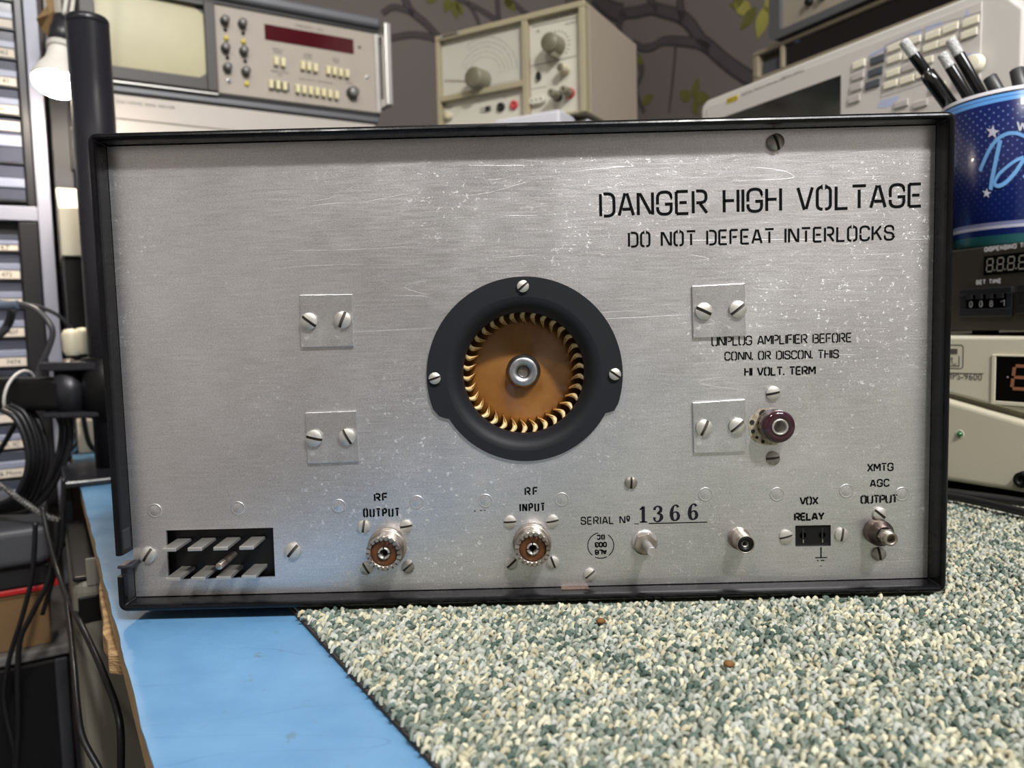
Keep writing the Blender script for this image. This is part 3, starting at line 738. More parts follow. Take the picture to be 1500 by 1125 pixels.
# small square mounting plates, two screws each
for quad, scs in (([(439, 432), (516, 431), (518, 507), (441, 509)], ((453, 470.5, -38), (502.5, 468.5, 66))),
                  ([(447, 605), (522, 602), (526.5, 676), (451, 679)], ((460.5, 641.5, -14), (509, 639.5, -62))),
                  ([(1014, 419), (1091, 415), (1092.5, 492), (1016, 495)], ((1030.5, 456, -26), (1080, 453, 38))),
                  ([(1015, 590), (1091.5, 585), (1093, 661.5), (1017, 664)], ((1031, 626.5, 66), (1079.5, 624, 40)))):
    o = MB().prism(FP, [onF(FP, *q, 0.0016) for q in quad], 0.0001, 0.0017).build('mounting_plate', m_plate, amp, 0.0002)
    for x, y, a in scs: screw(x, y, 12.4, a, o, 0.0018, 0.6)
# flush rivets
rv = MB().lathe(IDF, [(0.0037, -0.0002), (0.0037, 0.00022), (0.0034, 0.0003), (0.0031, 0.0001), (0.0027, 0.00022), (0, 0.00028)], 24, caps=False).mesh('rivet', m_panel)
for x, y in ((227, 748), (348.5, 744.5), (496, 741), (610.5, 735.5), (711, 733.5), (823, 731.5), (1033, 724), (1138, 724), (1239.5, 719), (1321, 723.5)):
    a, b = pp(x, y); inst('rivet', rv, FP.at(a, b, 0.0001), amp)
# bare copper patch on the lower lip
MB().box(Fr((0, 0, AZ + 0.00395), (1, 0, 0), (0, 1, 0)), onY(822, 855, .01).x, onY(862, 855, .01).x, 0.0075, 0.0118, 0, 0.0003).build('bare_copper_patch', m_copper, amp)

# ---- blower inlet and impeller
FI = FP.at(FC[0], FC[1])
inlet = thing('blower_inlet', '', '', FI.P(0, 0)); del inlet['label']; del inlet['category']
inlet.parent = amp; inlet.location = V(WL['blower_inlet']) - WL['amplifier']
ux, uy = pp(768.5, 549.5); lx, ly = pp(770, 544.5); ux -= FC[0]; uy -= FC[1]; lx -= FC[0]; ly -= FC[1]
R1, R2 = 144.5 * SK, 133 * SK
out = [(ux + R1 * math.cos(R(t)), uy + R1 * math.sin(R(t))) for t in np.linspace(-18.5, 199, 70)]
qa = [pp(644, 609.5), pp(650, 611.5)]
out += [(q[0] - FC[0], q[1] - FC[1]) for q in qa]
out += [(lx + R2 * math.cos(R(t)), ly + R2 * math.sin(R(t))) for t in np.linspace(210.5, 331, 40)]
qa = [pp(886, 605), pp(894, 602.8), pp(899, 601)]
out += [(q[0] - FC[0], q[1] - FC[1]) for q in qa]
ring = plate_with_holes(FI, out, [circ(0, 0, 0.0402, 72)], 0.0001, 0.0016)
prof = [(0.0404, 0.0016)]
for i in range(1, 9):
    t = i / 8 * PI / 2; prof.append((0.0322 + 0.0082 * (1 - math.sin(t)), 0.0016 - 0.0105 * (1 - math.cos(t))))
prof += [(0.0322, -0.0105), (0.0330, -0.0105), (0.0400, 0.0)]
ring.lathe(FI, prof, 72, caps=False)
ring.build('inlet_flange', m_inlet, inlet)
for x, y, a in ((766, 419.5, 40), (637, 554, 18), (900.5, 548, -36)):
    screw(x, y, 8.7, a, inlet, 0.0017, 0.75)
# dark scroll behind
mb = MB(); mb.lathe(FI, [(0.0405, -0.0017), (0.0405, -0.058), (0, -0.058)], 40, caps=False); mb.build('scroll_housing', m_void, inlet)
wheel = thing('impeller', '', '', FI.P(0, 0, -0.024)); del wheel['label']; del wheel['category']
wheel.parent = amp; wheel.location = V(WL['impeller']) - WL['amplifier']
mb = MB(); mb.lathe(FI, [(0.0090, -0.0225), (0.0120, -0.0238), (0.018, -0.0252), (0.0262, -0.0262), (0.0352, -0.0266), (0.0352, -0.0276), (0, -0.0276)], 48, caps=False)
mb.build('back_plate', m_amber, wheel)
mb = MB(); mb.lathe(FI, [(0.0096, -0.0235), (0.0094, -0.0216), (0.0084, -0.0210), (0.0081, -0.0186), (0.0074, -0.0180), (0.0036, -0.0180), (0.0034, -0.0200), (0.0034, -0.026)], 36, caps=False)
mb.build('hub', m_hub, wheel)
mb = MB(); mb.lathe(FI, [(0.0033, -0.026), (0.0033, -0.0208), (0.0028, -0.0203), (0, -0.0203)], 24, caps=False); mb.build('shaft', m_worn, wheel)
# forward-curved blades: one mesh, turned round the axis
NB = 34
def blade_parts():
    arc = []
    for i in range(8):
        t = i / 7; arc.append((0.0262 + 0.0080 * t, 0.0034 * math.sin(PI * t * 0.9) - 0.0008 * t))
    def strip(mb, c0, c1, th):
        n = len(arc); lo = []; hi = []
        for i, (r, s) in enumerate(arc):
            lo.append((r, s - th / 2)); hi.append((r, s + th / 2))
        mb.prism(IDF, lo + hi[::-1], c0, c1, True); return mb
    cres = [(0.0262 + 0.0080 * i / 9, 0.0034 * math.sin(PI * (i / 9) * 0.9) - 0.0008 * i / 9) for i in range(10)]
    lo = [(r, s - 0.0011 * math.sin(PI * i / 9) - 0.0002) for i, (r, s) in enumerate(cres)]; hi = [(r, s + 0.0011 * math.sin(PI * i / 9) + 0.0002) for i, (r, s) in enumerate(cres)]
    ed = MB(); n = 10                                                  # bevelled scoop-shaped front end, leaning inwards
    vs = [IDF.P(r, s, -0.0172 + 0.0036 * (r - 0.0262) / 0.008) for r, s in lo] + [IDF.P(r, s, -0.0185 + 0.0058 * (r - 0.0262) / 0.008) for r, s in hi] + [IDF.P(r, s, -0.0195) for r, s in cres]
    ed.add(vs, [(i, i + 1, n + i + 1, n + i) for i in range(n - 1)] + [(n + i, n + i + 1, 2 * n + i + 1, 2 * n + i) for i in range(n - 1)] + [(2 * n + i, 2 * n + i + 1, i + 1, i) for i in range(n - 1)], True)
    return strip(MB(), -0.0262, -0.0160, 0.0007).mesh('blade', m_blade_d), ed.mesh('blade_edge', m_blade)
bm_, be_ = blade_parts()
for k in range(NB):
    f = FI.at(0, 0, 0, 2 * PI * k / NB)
    b_ = inst('blade', bm_, f, wheel)
    e_ = bpy.data.objects.new('blade_edge', be_); COL.objects.link(e_); e_.parent = b_

# ---- eight-blade power plug in its cavity
pc = [sum(q[i] for q in plug) / 4 for i in (0, 1)]
conn = thing('power_plug', '', '', FP.P(pc[0], pc[1], -0.005)); del conn['label']; del conn['category']
conn.parent = amp; conn.location = V(WL['power_plug']) - WL['amplifier']
pl = [(pc[0] + (a - pc[0]) * 1.04, pc[1] + (b - pc[1]) * 1.06) for a, b in plug]
mb = MB(); mb.prism(FP, pl, -0.0072, -0.0062); mb.build('insulator', m_blkpl, conn)
PINC = 0.0135
me_pin = MB().box(IDF, -0.0037, 0.0037, -0.0009, 0.0009, -0.0195, 0).mesh('pin', m_tin)
for x, y in ((247, 806), (285, 805), (322.7, 804), (360.7, 803), (253, 849), (290, 848), (327, 847), (364, 845.5)):
    a, b = onF(FP, x, y, PINC)
    p_ = inst('pin', me_pin, FP.at(a, b, PINC), conn); m = p_.modifiers.new('bevel', 'BEVEL'); m.width = 0.0003; m.segments = 2
a, b = onF(FP, 320.5, 830, 0.015)
mb = MB(); mb.lathe(FP.at(a, b), [(0.0019, -0.006), (0.0019, 0.0145), (0.0016, 0.015), (0, 0.015)], 16, caps=False); mb.build('guide_pin', m_worn, conn)

# ---- coaxial sockets
def teeth_ring(f, r0, r1, c0, c1, n=20):
    mb = MB()
    mb.lathe(f, [(r1, c0), (r1, c1 - 0.0016), (r0, c1 - 0.0016), (r0, c0)], 44, caps=False)
    for k in range(n):
        t0 = 2 * PI * k / n; t1 = t0 + 2 * PI / n * 0.6
        mb.prism(f, [(r0 * math.cos(t0), r0 * math.sin(t0)), (r1 * math.cos(t0), r1 * math.sin(t0)), (r1 * math.cos(t1), r1 * math.sin(t1)), (r0 * math.cos(t1), r0 * math.sin(t1))], c1 - 0.0017, c1)
    return mb
def coax(bx, by, fx, fy):
    c1 = 0.0135; a, b = onF(FP, fx, fy, c1); f = FP.at(a, b)
    s = thing('coaxial_socket', '', '', f.P(0, 0, 0)); del s['label']; del s['category']; s.parent = amp; s.location = WL[s.name] - WL['amplifier']
    mb = teeth_ring(f, 0.0071, 0.0091, 0.0, c1)
    mb.lathe(f, [(0.0102, 0.0001), (0.0102, 0.0022), (0.0096, 0.0026), (0.0092, 0.0030)], 36, caps=False)
    for k in range(7): c = 0.0042 + k * 0.00105; mb.lathe(f, [(0.0090, c), (0.0094, c + 0.0004), (0.0090, c + 0.0008)], 36, caps=False)
    mb.build('threaded_shell', m_worn, s)
    mb = MB(); mb.lathe(f, [(0.0071, 0.002), (0.0070, c1 - 0.0028), (0.0066, c1 - 0.0022), (0.0031, c1 - 0.0022), (0.0031, 0.004)], 36, caps=False); mb.build('insulator', m_phen, s)
    mb = MB()
    for k in range(4): mb.lathe(f, [(0.0031, 0.003), (0.0031, c1 - 0.0009), (0.0022, c1 - 0.0009), (0.0022, 0.003)], 5, caps=False, a0=PI / 2 * k + 0.12, a1=PI / 2 * (k + 1) - 0.12)
    mb.build('contact', m_tin, s)
    MB().lathe(f, [(0.003, 0.0032), (0, 0.0032)], 16, caps=False).build('contact_hole', m_void, s)
coax(568, 800, 561.5, 812); coax(778, 793, 780.5, 805.5)

# ---- high-voltage terminal, ground stud, two phono jacks, relay socket
def sub(name, f):
    s = thing(name, '', '', f.o); del s['label']; del s['category']; s.parent = amp; s.location = WL[s.name] - WL['amplifier']; return s
a, b = onF(FP, 1137, 621, 0.006); a2, b2 = onF(FP, 1141.5, 627.5, 0.0125)
f = FP.at((a + a2) / 2, (b + b2) / 2); s = sub('high_voltage_terminal', f)
mb = MB(); mb.lathe(f, [(0.0080, 0.0001), (0.0084, 0.0035), (0.0079, 0.005), (0.0086, 0.0062), (0.0085, 0.0105), (0.0076, 0.0122), (0.0062, 0.0127), (0.0042, 0.0127), (0.0038, 0.0115), (0.0038, 0.003)], 40, caps=False); mb.build('bakelite_collar', m_maroon, s)
mb = MB(); mb.lathe(f, [(0.0042, 0.0122), (0.0042, 0.0132), (0.0034, 0.0134), (0.0031, 0.0128), (0.0031, 0.002), (0, 0.002)], 32, caps=False); mb.build('socket_sleeve', m_tin, s)
mb = MB(); q = [(0.0102 + random.uniform(-.0006, .0006)) for _ in range(22)]; gx, gy = pp(1125, 625)
mb.prism(FP, [(gx + q[i] * math.cos(2 * PI * i / 22), gy + q[i] * math.sin(2 * PI * i / 22)) for i in range(22)], 0.0001, 0.0002); mb.build('grime_halo', mat('pale_grime', (196, 190, 174), 0.6, 0.5, var=(500, 0.15, (150, 136, 108))), s)
mb = MB(); gx, gy = pp(1118, 606)
mb.prism(FP, circ(gx, gy, 0.0022, 9), 0.0003, 0.0008)
for t in (3.0, 3.5, 3.9, 4.3): gx, gy = pp(1128 + 27 * math.cos(t), 622 - 27 * math.sin(t)); mb.prism(FP, circ(gx, gy, random.uniform(.0006, .0013), 7), 0.0003, 0.0007)
mb.build('burnt_residue', mat('burnt_black', (30, 26, 22), 0.8), s)

a, b = pp(944, 794); f = FP.at(a, b); s = sub('ground_stud', f)
mb = MB(); mb.lathe(f, [(0.0068, 0.0001), (0.0068, 0.0009), (0.0048, 0.001), (0.003, 0.001)], 32, caps=False); mb.build('washer', m_tin, s)
mb = MB(); mb.prism(f, circ(0, 0, 0.0060, 6, R(15), R(375)), 0.0011, 0.0043); mb.build('nut', m_worn, s, 0.0005)
a2, b2 = onF(FP, 956.5, 808, 0.019); f2 = FP.at((a + a2) / 2 * 0.2 + a * 0.8, b)
mb = MB(); d = V((a2 - a, b2 - b)); p0 = FP.P(a, b, 0.001); p1 = FP.P(a + d.x * .55, b + d.y * .55, 0.019)
n = 30; mb.tube([p0.lerp(p1, i / n) for i in range(n + 1)], [0.00225 + (0.00022 if i % 2 else 0) for i in range(n + 1)], 14); mb.build('threaded_stud', m_tin, s)

def phono(bx, by, fx, fy, cf, r, parts):
    a, b = onF(FP, bx, by, 0.0); a2, b2 = onF(FP, fx, fy, cf); f = FP.at((a * .4 + a2 * .6), (b * .4 + b2 * .6)); return f
f = phono(1082, 789, 1092.5, 797, 0.0125, 0, 0); s = sub('phono_jack', f)
mb = MB(); mb.lathe(f, [(0.0060, 0.0001), (0.0058, 0.0022), (0.0049, 0.0030), (0.0047, 0.0124), (0.0044, 0.0127), (0.0041, 0.0125), (0.0041, 0.002)], 32, caps=False); mb.build('shell', m_worn, s)
mb = MB(); mb.lathe(f, [(0.0041, 0.003), (0.0041, 0.0121), (0.0021, 0.0121), (0.0021, 0.004), (0, 0.004)], 28, caps=False); mb.build('insulator', m_blkpl, s)
MB().lathe(f, [(0.0020, 0.004), (0.0020, 0.0115), (0.0015, 0.0115), (0.0015, 0.0045), (0, 0.0045)], 16, caps=False).build('contact', m_screw_d, s)
f = phono(1287, 778, 1303, 790, 0.0165, 0, 0); s = sub('phono_jack', f)
m_dark_brz = mat('dark_tarnished_shell', (128, 116, 108), 0.3, 1.0, var=(140, 0.25, (84, 72, 66)))
mb = MB(); mb.lathe(f, [(0.0070, 0.0001), (0.0070, 0.0045), (0.0066, 0.0062), (0.0052, 0.0075), (0.0050, 0.0092), (0.0046, 0.0100)], 32, caps=False); mb.build('shell', m_dark_brz, s)
mb = MB(); mb.prism(f, circ(0, 0, 0.0043, 6), 0.0100, 0.0125); mb.lathe(f, [(0.0038, 0.0125), (0.0036, 0.0160), (0.0032, 0.0166), (0.0022, 0.0166), (0.0020, 0.0150), (0.0020, 0.008), (0, 0.008)], 24, caps=False); mb.build('tip_collar', m_worn, s)

va = sum(q[0] for q in vox) / 4; vb = sum(q[1] for q in vox) / 4
f = FP.at(va, vb); s = sub('relay_socket', f)
hw, hh = 26.5 * SK, 16 * SK
def tee(x): return circ(x, .4 * SK, 6 * SK, 14)
mb = plate_with_holes(f, [(-hw, -hh), (hw, -hh), (hw, hh), (-hw, hh)], [[(-14 * SK + q[0], q[1]) for q in circ(0, 0, 5.2 * SK, 12)], [(15 * SK + q[0], q[1]) for q in circ(0, 0, 5.2 * SK, 12)]], -0.0028, -0.0012)
mb.build('face', m_blkpl, s)
mb = MB(); mb.box(f, -hw, hw, -hh, hh, -0.0050, -0.0048); mb.build('well', m_void, s)
mb = MB()
for x in (-14, 15): mb.box(f, (x - 1.2) * SK, (x + 1.2) * SK, -11 * SK, 11 * SK, -0.0011, -0.0009)
mb.build('slot', m_void, s)
mb = MB()
for x in (-14, 15): mb.box(f, (x - 0.8) * SK, (x + 0.8) * SK, -11 * SK, -6 * SK, -0.0008, -0.0005)
mb.build('contact', m_worn, s)
# pale strands of hair on the lower lip and carpet edge

# ------------------------------------------------------------------ shelves that carry the instruments
m_shelf = mat('dark_shelf_board', (44, 42, 42), 0.6, var=(20, 0.3, (36, 34, 34)))
sh = thing('equipment_shelf', 'dark shelf along the back wall under the left instrument stack', 'shelf', B(0.28, 1.1, 0.0))
MB().box(FB, -0.139, 0.74, 0.88, 1.34, 0.340, 0.3595).build('board', m_shelf, sh, 0.001)
for a in (-0.138, 0.28, 0.72): MB().box(FB, a, a + 0.018, 0.90, 1.33, 0.0003, 0.3397).build('upright', m_shelf, sh)
sh = thing('equipment_shelf', 'dark shelf by the right wall under the pale signal generator', 'shelf', B(0.72, 0.15, 0.0))
MB().box(FB, 0.585, 0.985, -0.24, 0.62, 0.276, 0.2955).build('board', m_shelf, sh, 0.001)
for b in (-0.238, 0.60): MB().box(FB, 0.66, 0.98, b, b + 0.018, 0.0003, 0.2757).build('upright', m_shelf, sh)

# ------------------------------------------------------------------ shared instrument materials
m_beige = mat('instrument_beige', (172, 162, 151), 0.5, var=(30, 0.4, (164, 155, 144)))
m_rail = mat('grey_rail', (104, 106, 110), 0.45, 0.3)
m_railb = mat('black_trim', (26, 25, 25), 0.5)
m_silver = mat('silver_trim', (196, 194, 190), 0.35, 0.7)
m_bezel = mat('dark_bezel', (52, 48, 46), 0.45)
m_crt = mat('pale_phosphor_screen', (196, 190, 156), 0.45, var=(14, 0.25, (184, 178, 144)))
m_knob = mat('grey_black_knob', (58, 58, 60), 0.4)
m_knobcap = mat('grey_knob_cap', (130, 128, 126), 0.4, 0.3)
m_cream = mat('cream_key', (222, 214, 170), 0.4)
m_yel = mat('yellow_button', (206, 190, 70), 0.4)
m_blk = mat('black_hole', (14, 13, 13), 0.5)
m_red = mat('dark_red_window', (74, 16, 24), 0.08, coat=0.6)
m_print = mat('grey_print', (82, 77, 73), 0.7)
def knob(f, x, y, r, c0, c1, mt, parent, name='knob', cap=None, a=None, b=None, sides=20, taper=0.9, pointer=None):
    if a is None: a, b = onF(f, x, y, c1)
    g = f.at(a, b)
    mb = MB(); mb.lathe(g, [(r * 1.04, c0), (r, c0 + (c1 - c0) * .2), (r * taper, c1 - (c1 - c0) * .06), (r * taper * .9, c1), (0, c1)], sides, caps=False)
    o = mb.build(name, mt, parent)
    if cap: 
        MB().lathe(g, [(r * taper * .84, c1 + 0.0001), (r * taper * .8, c1 + 0.0006), (0, c1 + 0.0006)], sides, caps=False).build('cap', cap, o)
    return o
def key(f, x, y, w_, h, c0, c1, mt, parent, name='push_button', bev=0.0008):
    a, b = onF(f, x, y, c1)
    return MB().box(f.at(a, b), -w_ / 2, w_ / 2, -h / 2, h / 2, c0, c1).build(name, mt, parent, bev)

# ------------------------------------------------------------------ left stack, upper instrument
FS = Fr(B(0, 0.90, 0), U, Z)
s1 = thing('test_instrument', 'beige rack instrument with pale screen, red display and cream buttons, topmost on the left', 'instrument', B(0.08, 1.08, 0.4865))
MB().box(FS, -0.138, 0.298, 0.500, 0.634, -0.38, -0.0035).build('body', mat('grey_case', (96, 95, 94), 0.6), s1, 0.002)
al = onF(FS, 316, 60)[0]
MB().box(FS, al, 0.2905, 0.5035, 0.6305, -0.003, 0.0).build('front_panel', m_beige, s1, 0.0006)
MB().box(FS, 0.291, 0.298, 0.5035, 0.6305, -0.003, 0.0015).build('side_trim', m_silver, s1, 0.0006)
mb = MB(); mb.box(FS, -0.138, 0.300, 0.6375, 0.655, -0.02, 0.010); mb.build('top_rail', m_rail, s1, 0.006, 4)
MB().box(FS, -0.138, 0.300, 0.6315, 0.637, -0.02, 0.002).build('black_trim', m_railb, s1)
MB().box(FS, -0.138, al, 0.4995, 0.5032, -0.003, 0.001).build('silver_trim', m_silver, s1, 0.0008)
MB().box(FS, -0.138, 0.296, 0.489, 0.4990, -0.30, -0.006).build('bottom_rail', m_rail, s1, 0.002)
for a in (-0.105, 0.235): MB().box(FS, a, a + 0.03, 0.4845, 0.4888, -0.05, -0.02).build('foot', m_railb, s1, 0.001)
# screen with its deep bezel
bz = MB()
x0, x1, z0, z1 = -0.137, al - 0.0006, 0.5036, 0.6305
g0, g1, h0, h1 = -0.118, onF(FS, 300, 60)[0], onF(FS, 300, 116)[1], 0.624
for (A0, A1, B0, B1) in ((x0, g0, z0, z1), (g1, x1, z0, z1), (g0, g1, z0, h0), (g0, g1, h1, z1)): bz.box(FS, A0, A1, B0, B1, -0.003, 0.006)
bz.build('screen_bezel', m_bezel, s1, 0.001)
mb = MB(); n = 12; vs = []
for j in range(n + 1):
    for i in range(n + 1):
        x, y = 2 * i / n - 1, 2 * j / n - 1
        vs.append(FS.P((g0 + g1) / 2 + x * (g1 - g0) / 2, (h0 + h1) / 2 + y * (h1 - h0) / 2, 0.0015 - 0.003 * (x * x + y * y)))
mb.add(vs, [(j * (n + 1) + i, j * (n + 1) + i + 1, (j + 1) * (n + 1) + i + 1, (j + 1) * (n + 1) + i) for j in range(n) for i in range(n)], True)
mb.build('screen', m_crt, s1)
for x, y in ((331, 27), (357, 31.5), (332, 67.5), (359, 72), (335, 96.5), (362, 102)): knob(FS, x, y, 0.0064, 0.0, 0.012, m_knob, s1, cap=m_knobcap)
for x, y in ((330, 44), (356, 49), (333, 85), (359, 90)): MB().lathe(FS.at(*onF(FS, x, y)), [(0.0030, 0.0001), (0.0030, 0.0006), (0, 0.0006)], 12, caps=False).build('trimmer_hole', m_blk, s1)
for x, y in ((332, 55), (357, 60), (362, 122)): knob(FS, x, y, 0.0036, 0, 0.004, m_yel, s1, 'yellow_button')
knob(FS, 336, 118.5, 0.0035, 0, 0.002, m_silver, s1, 'toggle_collar'); knob(FS, 336, 117, 0.0014, 0.002, 0.007, m_blk, s1, 'toggle_lever')
q = [onF(FS, *p) for p in ((387, 35), (517.5, 61), (517, 80.5), (388.5, 57))]
q = [(q[0][0], q[0][1]), (q[1][0], q[0][1]), (q[1][0], q[3][1] - .001), (q[0][0], q[3][1] - .001)]
MB().prism(FS, q, 0.0001, 0.0007).build('red_display', m_red, s1)
for x, y in ((405.5, 88.5), (415.5, 90.5), (444.5, 95), (453.5, 96.5), (463, 98.5), (482, 102), (491, 103.5), (500, 105.5), (509.5, 107)): key(FS, x, y, 0.0064, 0.0125, 0.0, 0.008, m_cream, s1)
a0 = onF(FS, 393, 124); a1 = onF(FS, 423, 129)
m_navy = mat('navy_surround', (38, 38, 66), 0.5)
MB().box(FS, a0[0], a1[0], a1[1] - .006, a0[1] + .006, 0, 0.0012).build('key_surround', m_navy, s1)
for x, y in ((398, 122.5), (408, 124), (418, 125.5), (437, 129), (446.5, 130.5), (456, 132), (465.5, 133.5), (475, 135), (484.5, 137), (494, 138.5)): key(FS, x, y, 0.0064, 0.0125, 0.0, 0.008, m_cream, s1)
knob(FS, 519.5, 133.5, 0.0092, 0, 0.014, m_knob, s1, cap=m_knobcap, sides=28)
knob(FS, 538, 112, 0.0030, 0, 0.0025, m_silver, s1, 'panel_screw'); knob(FS, 527, 69, 0.002, 0, 0.002, m_blk, s1, 'indicator')
def small(f, s, x, y, size, parent, mt=m_print, sx=1.0): a, b = onF(f, x, y); return text(s, f, a, b, size, mt, parent, sx=sx)
small(FS, 'FREQUENCY   MHz', 453, 41, 0.0052, s1); small(FS, 'DISPLAY\nMODE', 407, 75, 0.0046, s1); small(FS, 'SWEEP\nMODE', 451, 83, 0.0046, s1); small(FS, 'SCAN\nTIME', 492, 89, 0.0046, s1)
small(FS, 'RESOLUTION\nkHz', 410, 108, 0.0046, s1); small(FS, 'SCAN WIDTH   PER DIVISION', 463, 119, 0.0042, s1); small(FS, 'LEVEL', 512, 122, 0.0042, s1)
# carrying handle standing off the right end
hd = MB(); c1 = 0.03
at_, bt_ = onF(FS, 564, 32, c1); ab_, bb_ = onF(FS, 579, 155, c1)
hd.box(FS, at_ - 0.001, at_ + 0.010, bb_, bt_, c1 - 0.016, c1)
hd.box(FS, 0.2985, at_ + 0.009, bb_ + 0.001, bb_ + 0.016, -0.02, c1 - 0.004); hd.box(FS, 0.2985, at_ + 0.009, bt_ - 0.016, bt_ - 0.001, -0.02, c1 - 0.004)
hd.build('side_handle', m_silver, s1, 0.002)

# left stack, lower instrument: only its upper front edge shows
s2 = thing('test_instrument', 'wide pale grey instrument lying under the one with the pale screen', 'instrument', B(0.08, 1.08, 0.3597))
MB().box(FS, -0.138, 0.286, 0.362, 0.4838, -0.38, -0.004).build('body', mat('grey_case_lower', (150, 146, 140), 0.6), s2, 0.002)
MB().box(FS, -0.138, 0.286, 0.4505, 0.4838, -0.0038, 0.0).build('front_panel', mat('pale_front', (186, 179, 172), 0.45), s2, 0.001)
MB().box(FS, -0.138, 0.286, 0.362, 0.4495, -0.0038, 0.0).build('front_panel', mat('pale_front_lower', (190, 184, 177), 0.45), s2, 0.001)
for a in (-0.12, 0.24): MB().box(FS, a, a + 0.03, 0.3598, 0.3618, -0.06, -0.03).build('foot', m_railb, s2)
a, b = onF(FS, 214, 153.5)
text('DUAL CHANNEL  SIGNAL  ANALYZER', FS, a, b, 0.0062, m_print, s2, sx=0.72)

# ------------------------------------------------------------------ cream generator in the corner, turned half left
TL_ = V((-0.11443, 0.85862, 0)); TR_ = V((0.10739, 0.73394, 0))
FT = Fr(TL_, TR_ - TL_, Z); TW = (TR_ - TL_).length
m_khaki = mat('khaki_cream_case', (160, 151, 124), 0.5, var=(20, 0.4, (152, 144, 118)))
m_khaki2 = mat('greige_side', (158, 147, 133), 0.55)
m_white = mat('ivory_panel', (196, 193, 180), 0.45)
m_dial = mat('frosted_dial_plate', (188, 185, 174), 0.25, coat=0.3)
m_gknob = mat('olive_grey_knob', (120, 116, 98), 0.45)
m_gcap = mat('olive_grey_cap', (112, 108, 90), 0.4, 0.2)
TZ0, TZ1 = 0.447, 0.600
tf = thing('signal_generator', 'cream box-shaped signal generator with large dial and round knobs, in the corner', 'instrument', FT.P(TW / 2, TZ0 - 0.0045, -0.1))
MB().box(FT, 0.0, TW, TZ0, TZ1, -0.205, -0.012).build('case', m_khaki2, tf, 0.002)
ad0, ad1 = onF(FT, 767, 90)[0], onF(FT, 775.5, 90)[0]
bl0, bl1 = onF(FT, 765, 131)[1], onF(FT, 765, 121)[1]
fr_ = MB(); t = 0.0065
fr_.box(FT, 0, TW, TZ1 - t * 1.3, TZ1, -0.0118, 0.006); fr_.box(FT, 0, t, TZ0, TZ1 - t * 1.3, -0.0118, 0.006); fr_.box(FT, TW - t * 1.4, TW, TZ0, TZ1 - t * 1.3, -0.0118, 0.006)
fr_.box(FT, ad0, ad1, TZ0, TZ1 - t * 1.3, -0.0118, 0.006); fr_.box(FT, t, ad0, bl0 + 0.003, bl1 + 0.002, -0.0118, 0.006); fr_.box(FT, t, TW - t * 1.4, TZ0, TZ0 + 0.004, -0.0118, 0.004)
fr_.build('front_frame', m_khaki, tf, 0.0012)
MB().box(FT, t, ad0, bl1 + 0.0021, TZ1 - t * 1.3, -0.0118, -0.004).build('dial_plate', m_dial, tf)
MB().box(FT, t, ad0, TZ0 + 0.004, bl0 + 0.003, -0.0118, -0.006).build('lower_panel', m_white, tf)
MB().box(FT, ad1, TW - t * 1.4, TZ0 + 0.004, TZ1 - t * 1.3, -0.0118, -0.004).build('right_panel', m_white, tf)
FTd = FT.at(0, 0, -0.0039)
# dial: arcs of scale marks
ka, kb = onF(FT, 708, 114, -0.004)
mb = MB()
for rr, n0 in ((0.030, 26), (0.037, 30), (0.044, 38), (0.051, 44), (0.058, 50)):
    for i in range(n0):
        t_ = R(4 + (150 if rr < .05 else 118) * i / n0); ln = random.choice((0.0016, 0.0016, 0.003))
        p = (ka + rr * math.cos(t_), kb + rr * math.sin(t_)); p2 = (ka + (rr + ln) * math.cos(t_), kb + (rr + ln) * math.sin(t_))
        if t < p2[0] < ad0 and p2[1] < TZ1 - 0.012: mb.ribbon(FTd, [p, p2], 0.0007, 0.0001)
for i in range(24):
    a = ka + 0.014 + i * 0.0019
    if a < ad0 - 0.003: mb.ribbon(FTd, [(a, bl1 + 0.006), (a, bl1 + 0.008)], 0.0006, 0.0001)
mb.build('dial_scale', m_print, tf)
mb = MB(); mb.ribbon(FTd, [onF(FTd, 652, 118), onF(FTd, 684, 119)], 0.0012, 0.0012); mb.build('pointer', mat('brown_pointer', (120, 100, 92), 0.5), tf)
def tknob(x, y, r, c1, name='knob', n=28, cap=m_gcap, mt=m_gknob): return knob(FT, x, y, r, -0.0038, c1, mt, tf, name, cap=cap, sides=n, taper=0.94)
tknob(692, 112, 0.0160, 0.024); tknob(803.5, 60.5, 0.0142, 0.022)
MB().box(FT.at(*onF(FT, 812, 74, 0.01), 0), -0.003, 0.003, -0.010, -0.002, -0.003, 0.017).build('knob_skirt', m_gknob, tf, 0.001)
mb = MB(); ga, gb = onF(FTd, 815, 67)
for i in range(13): t_ = R(-40 + 200 * i / 12); mb.ribbon(FTd, [(ga + .0185 * math.cos(t_), gb + .0185 * math.sin(t_)), (ga + .0215 * math.cos(t_), gb + .0215 * math.sin(t_))], 0.0016, 0.0001)
mb.build('range_marks', m_print, tf)
m_iv = mat('ivory_knob', (196, 188, 160), 0.4)
knob(FT, 821, 98, 0.0072, -0.0038, 0.014, m_iv, tf, 'small_knob', cap=m_gcap)
mb = MB(); g = FTd.at(*onF(FTd, 790, 112)); mb.prism(g, [(x * .6, y) for x, y in circ(0, 0, 0.0065, 16)], 0.0002, 0.005); mb.build('toggle_switch', m_blk, tf, 0.001)
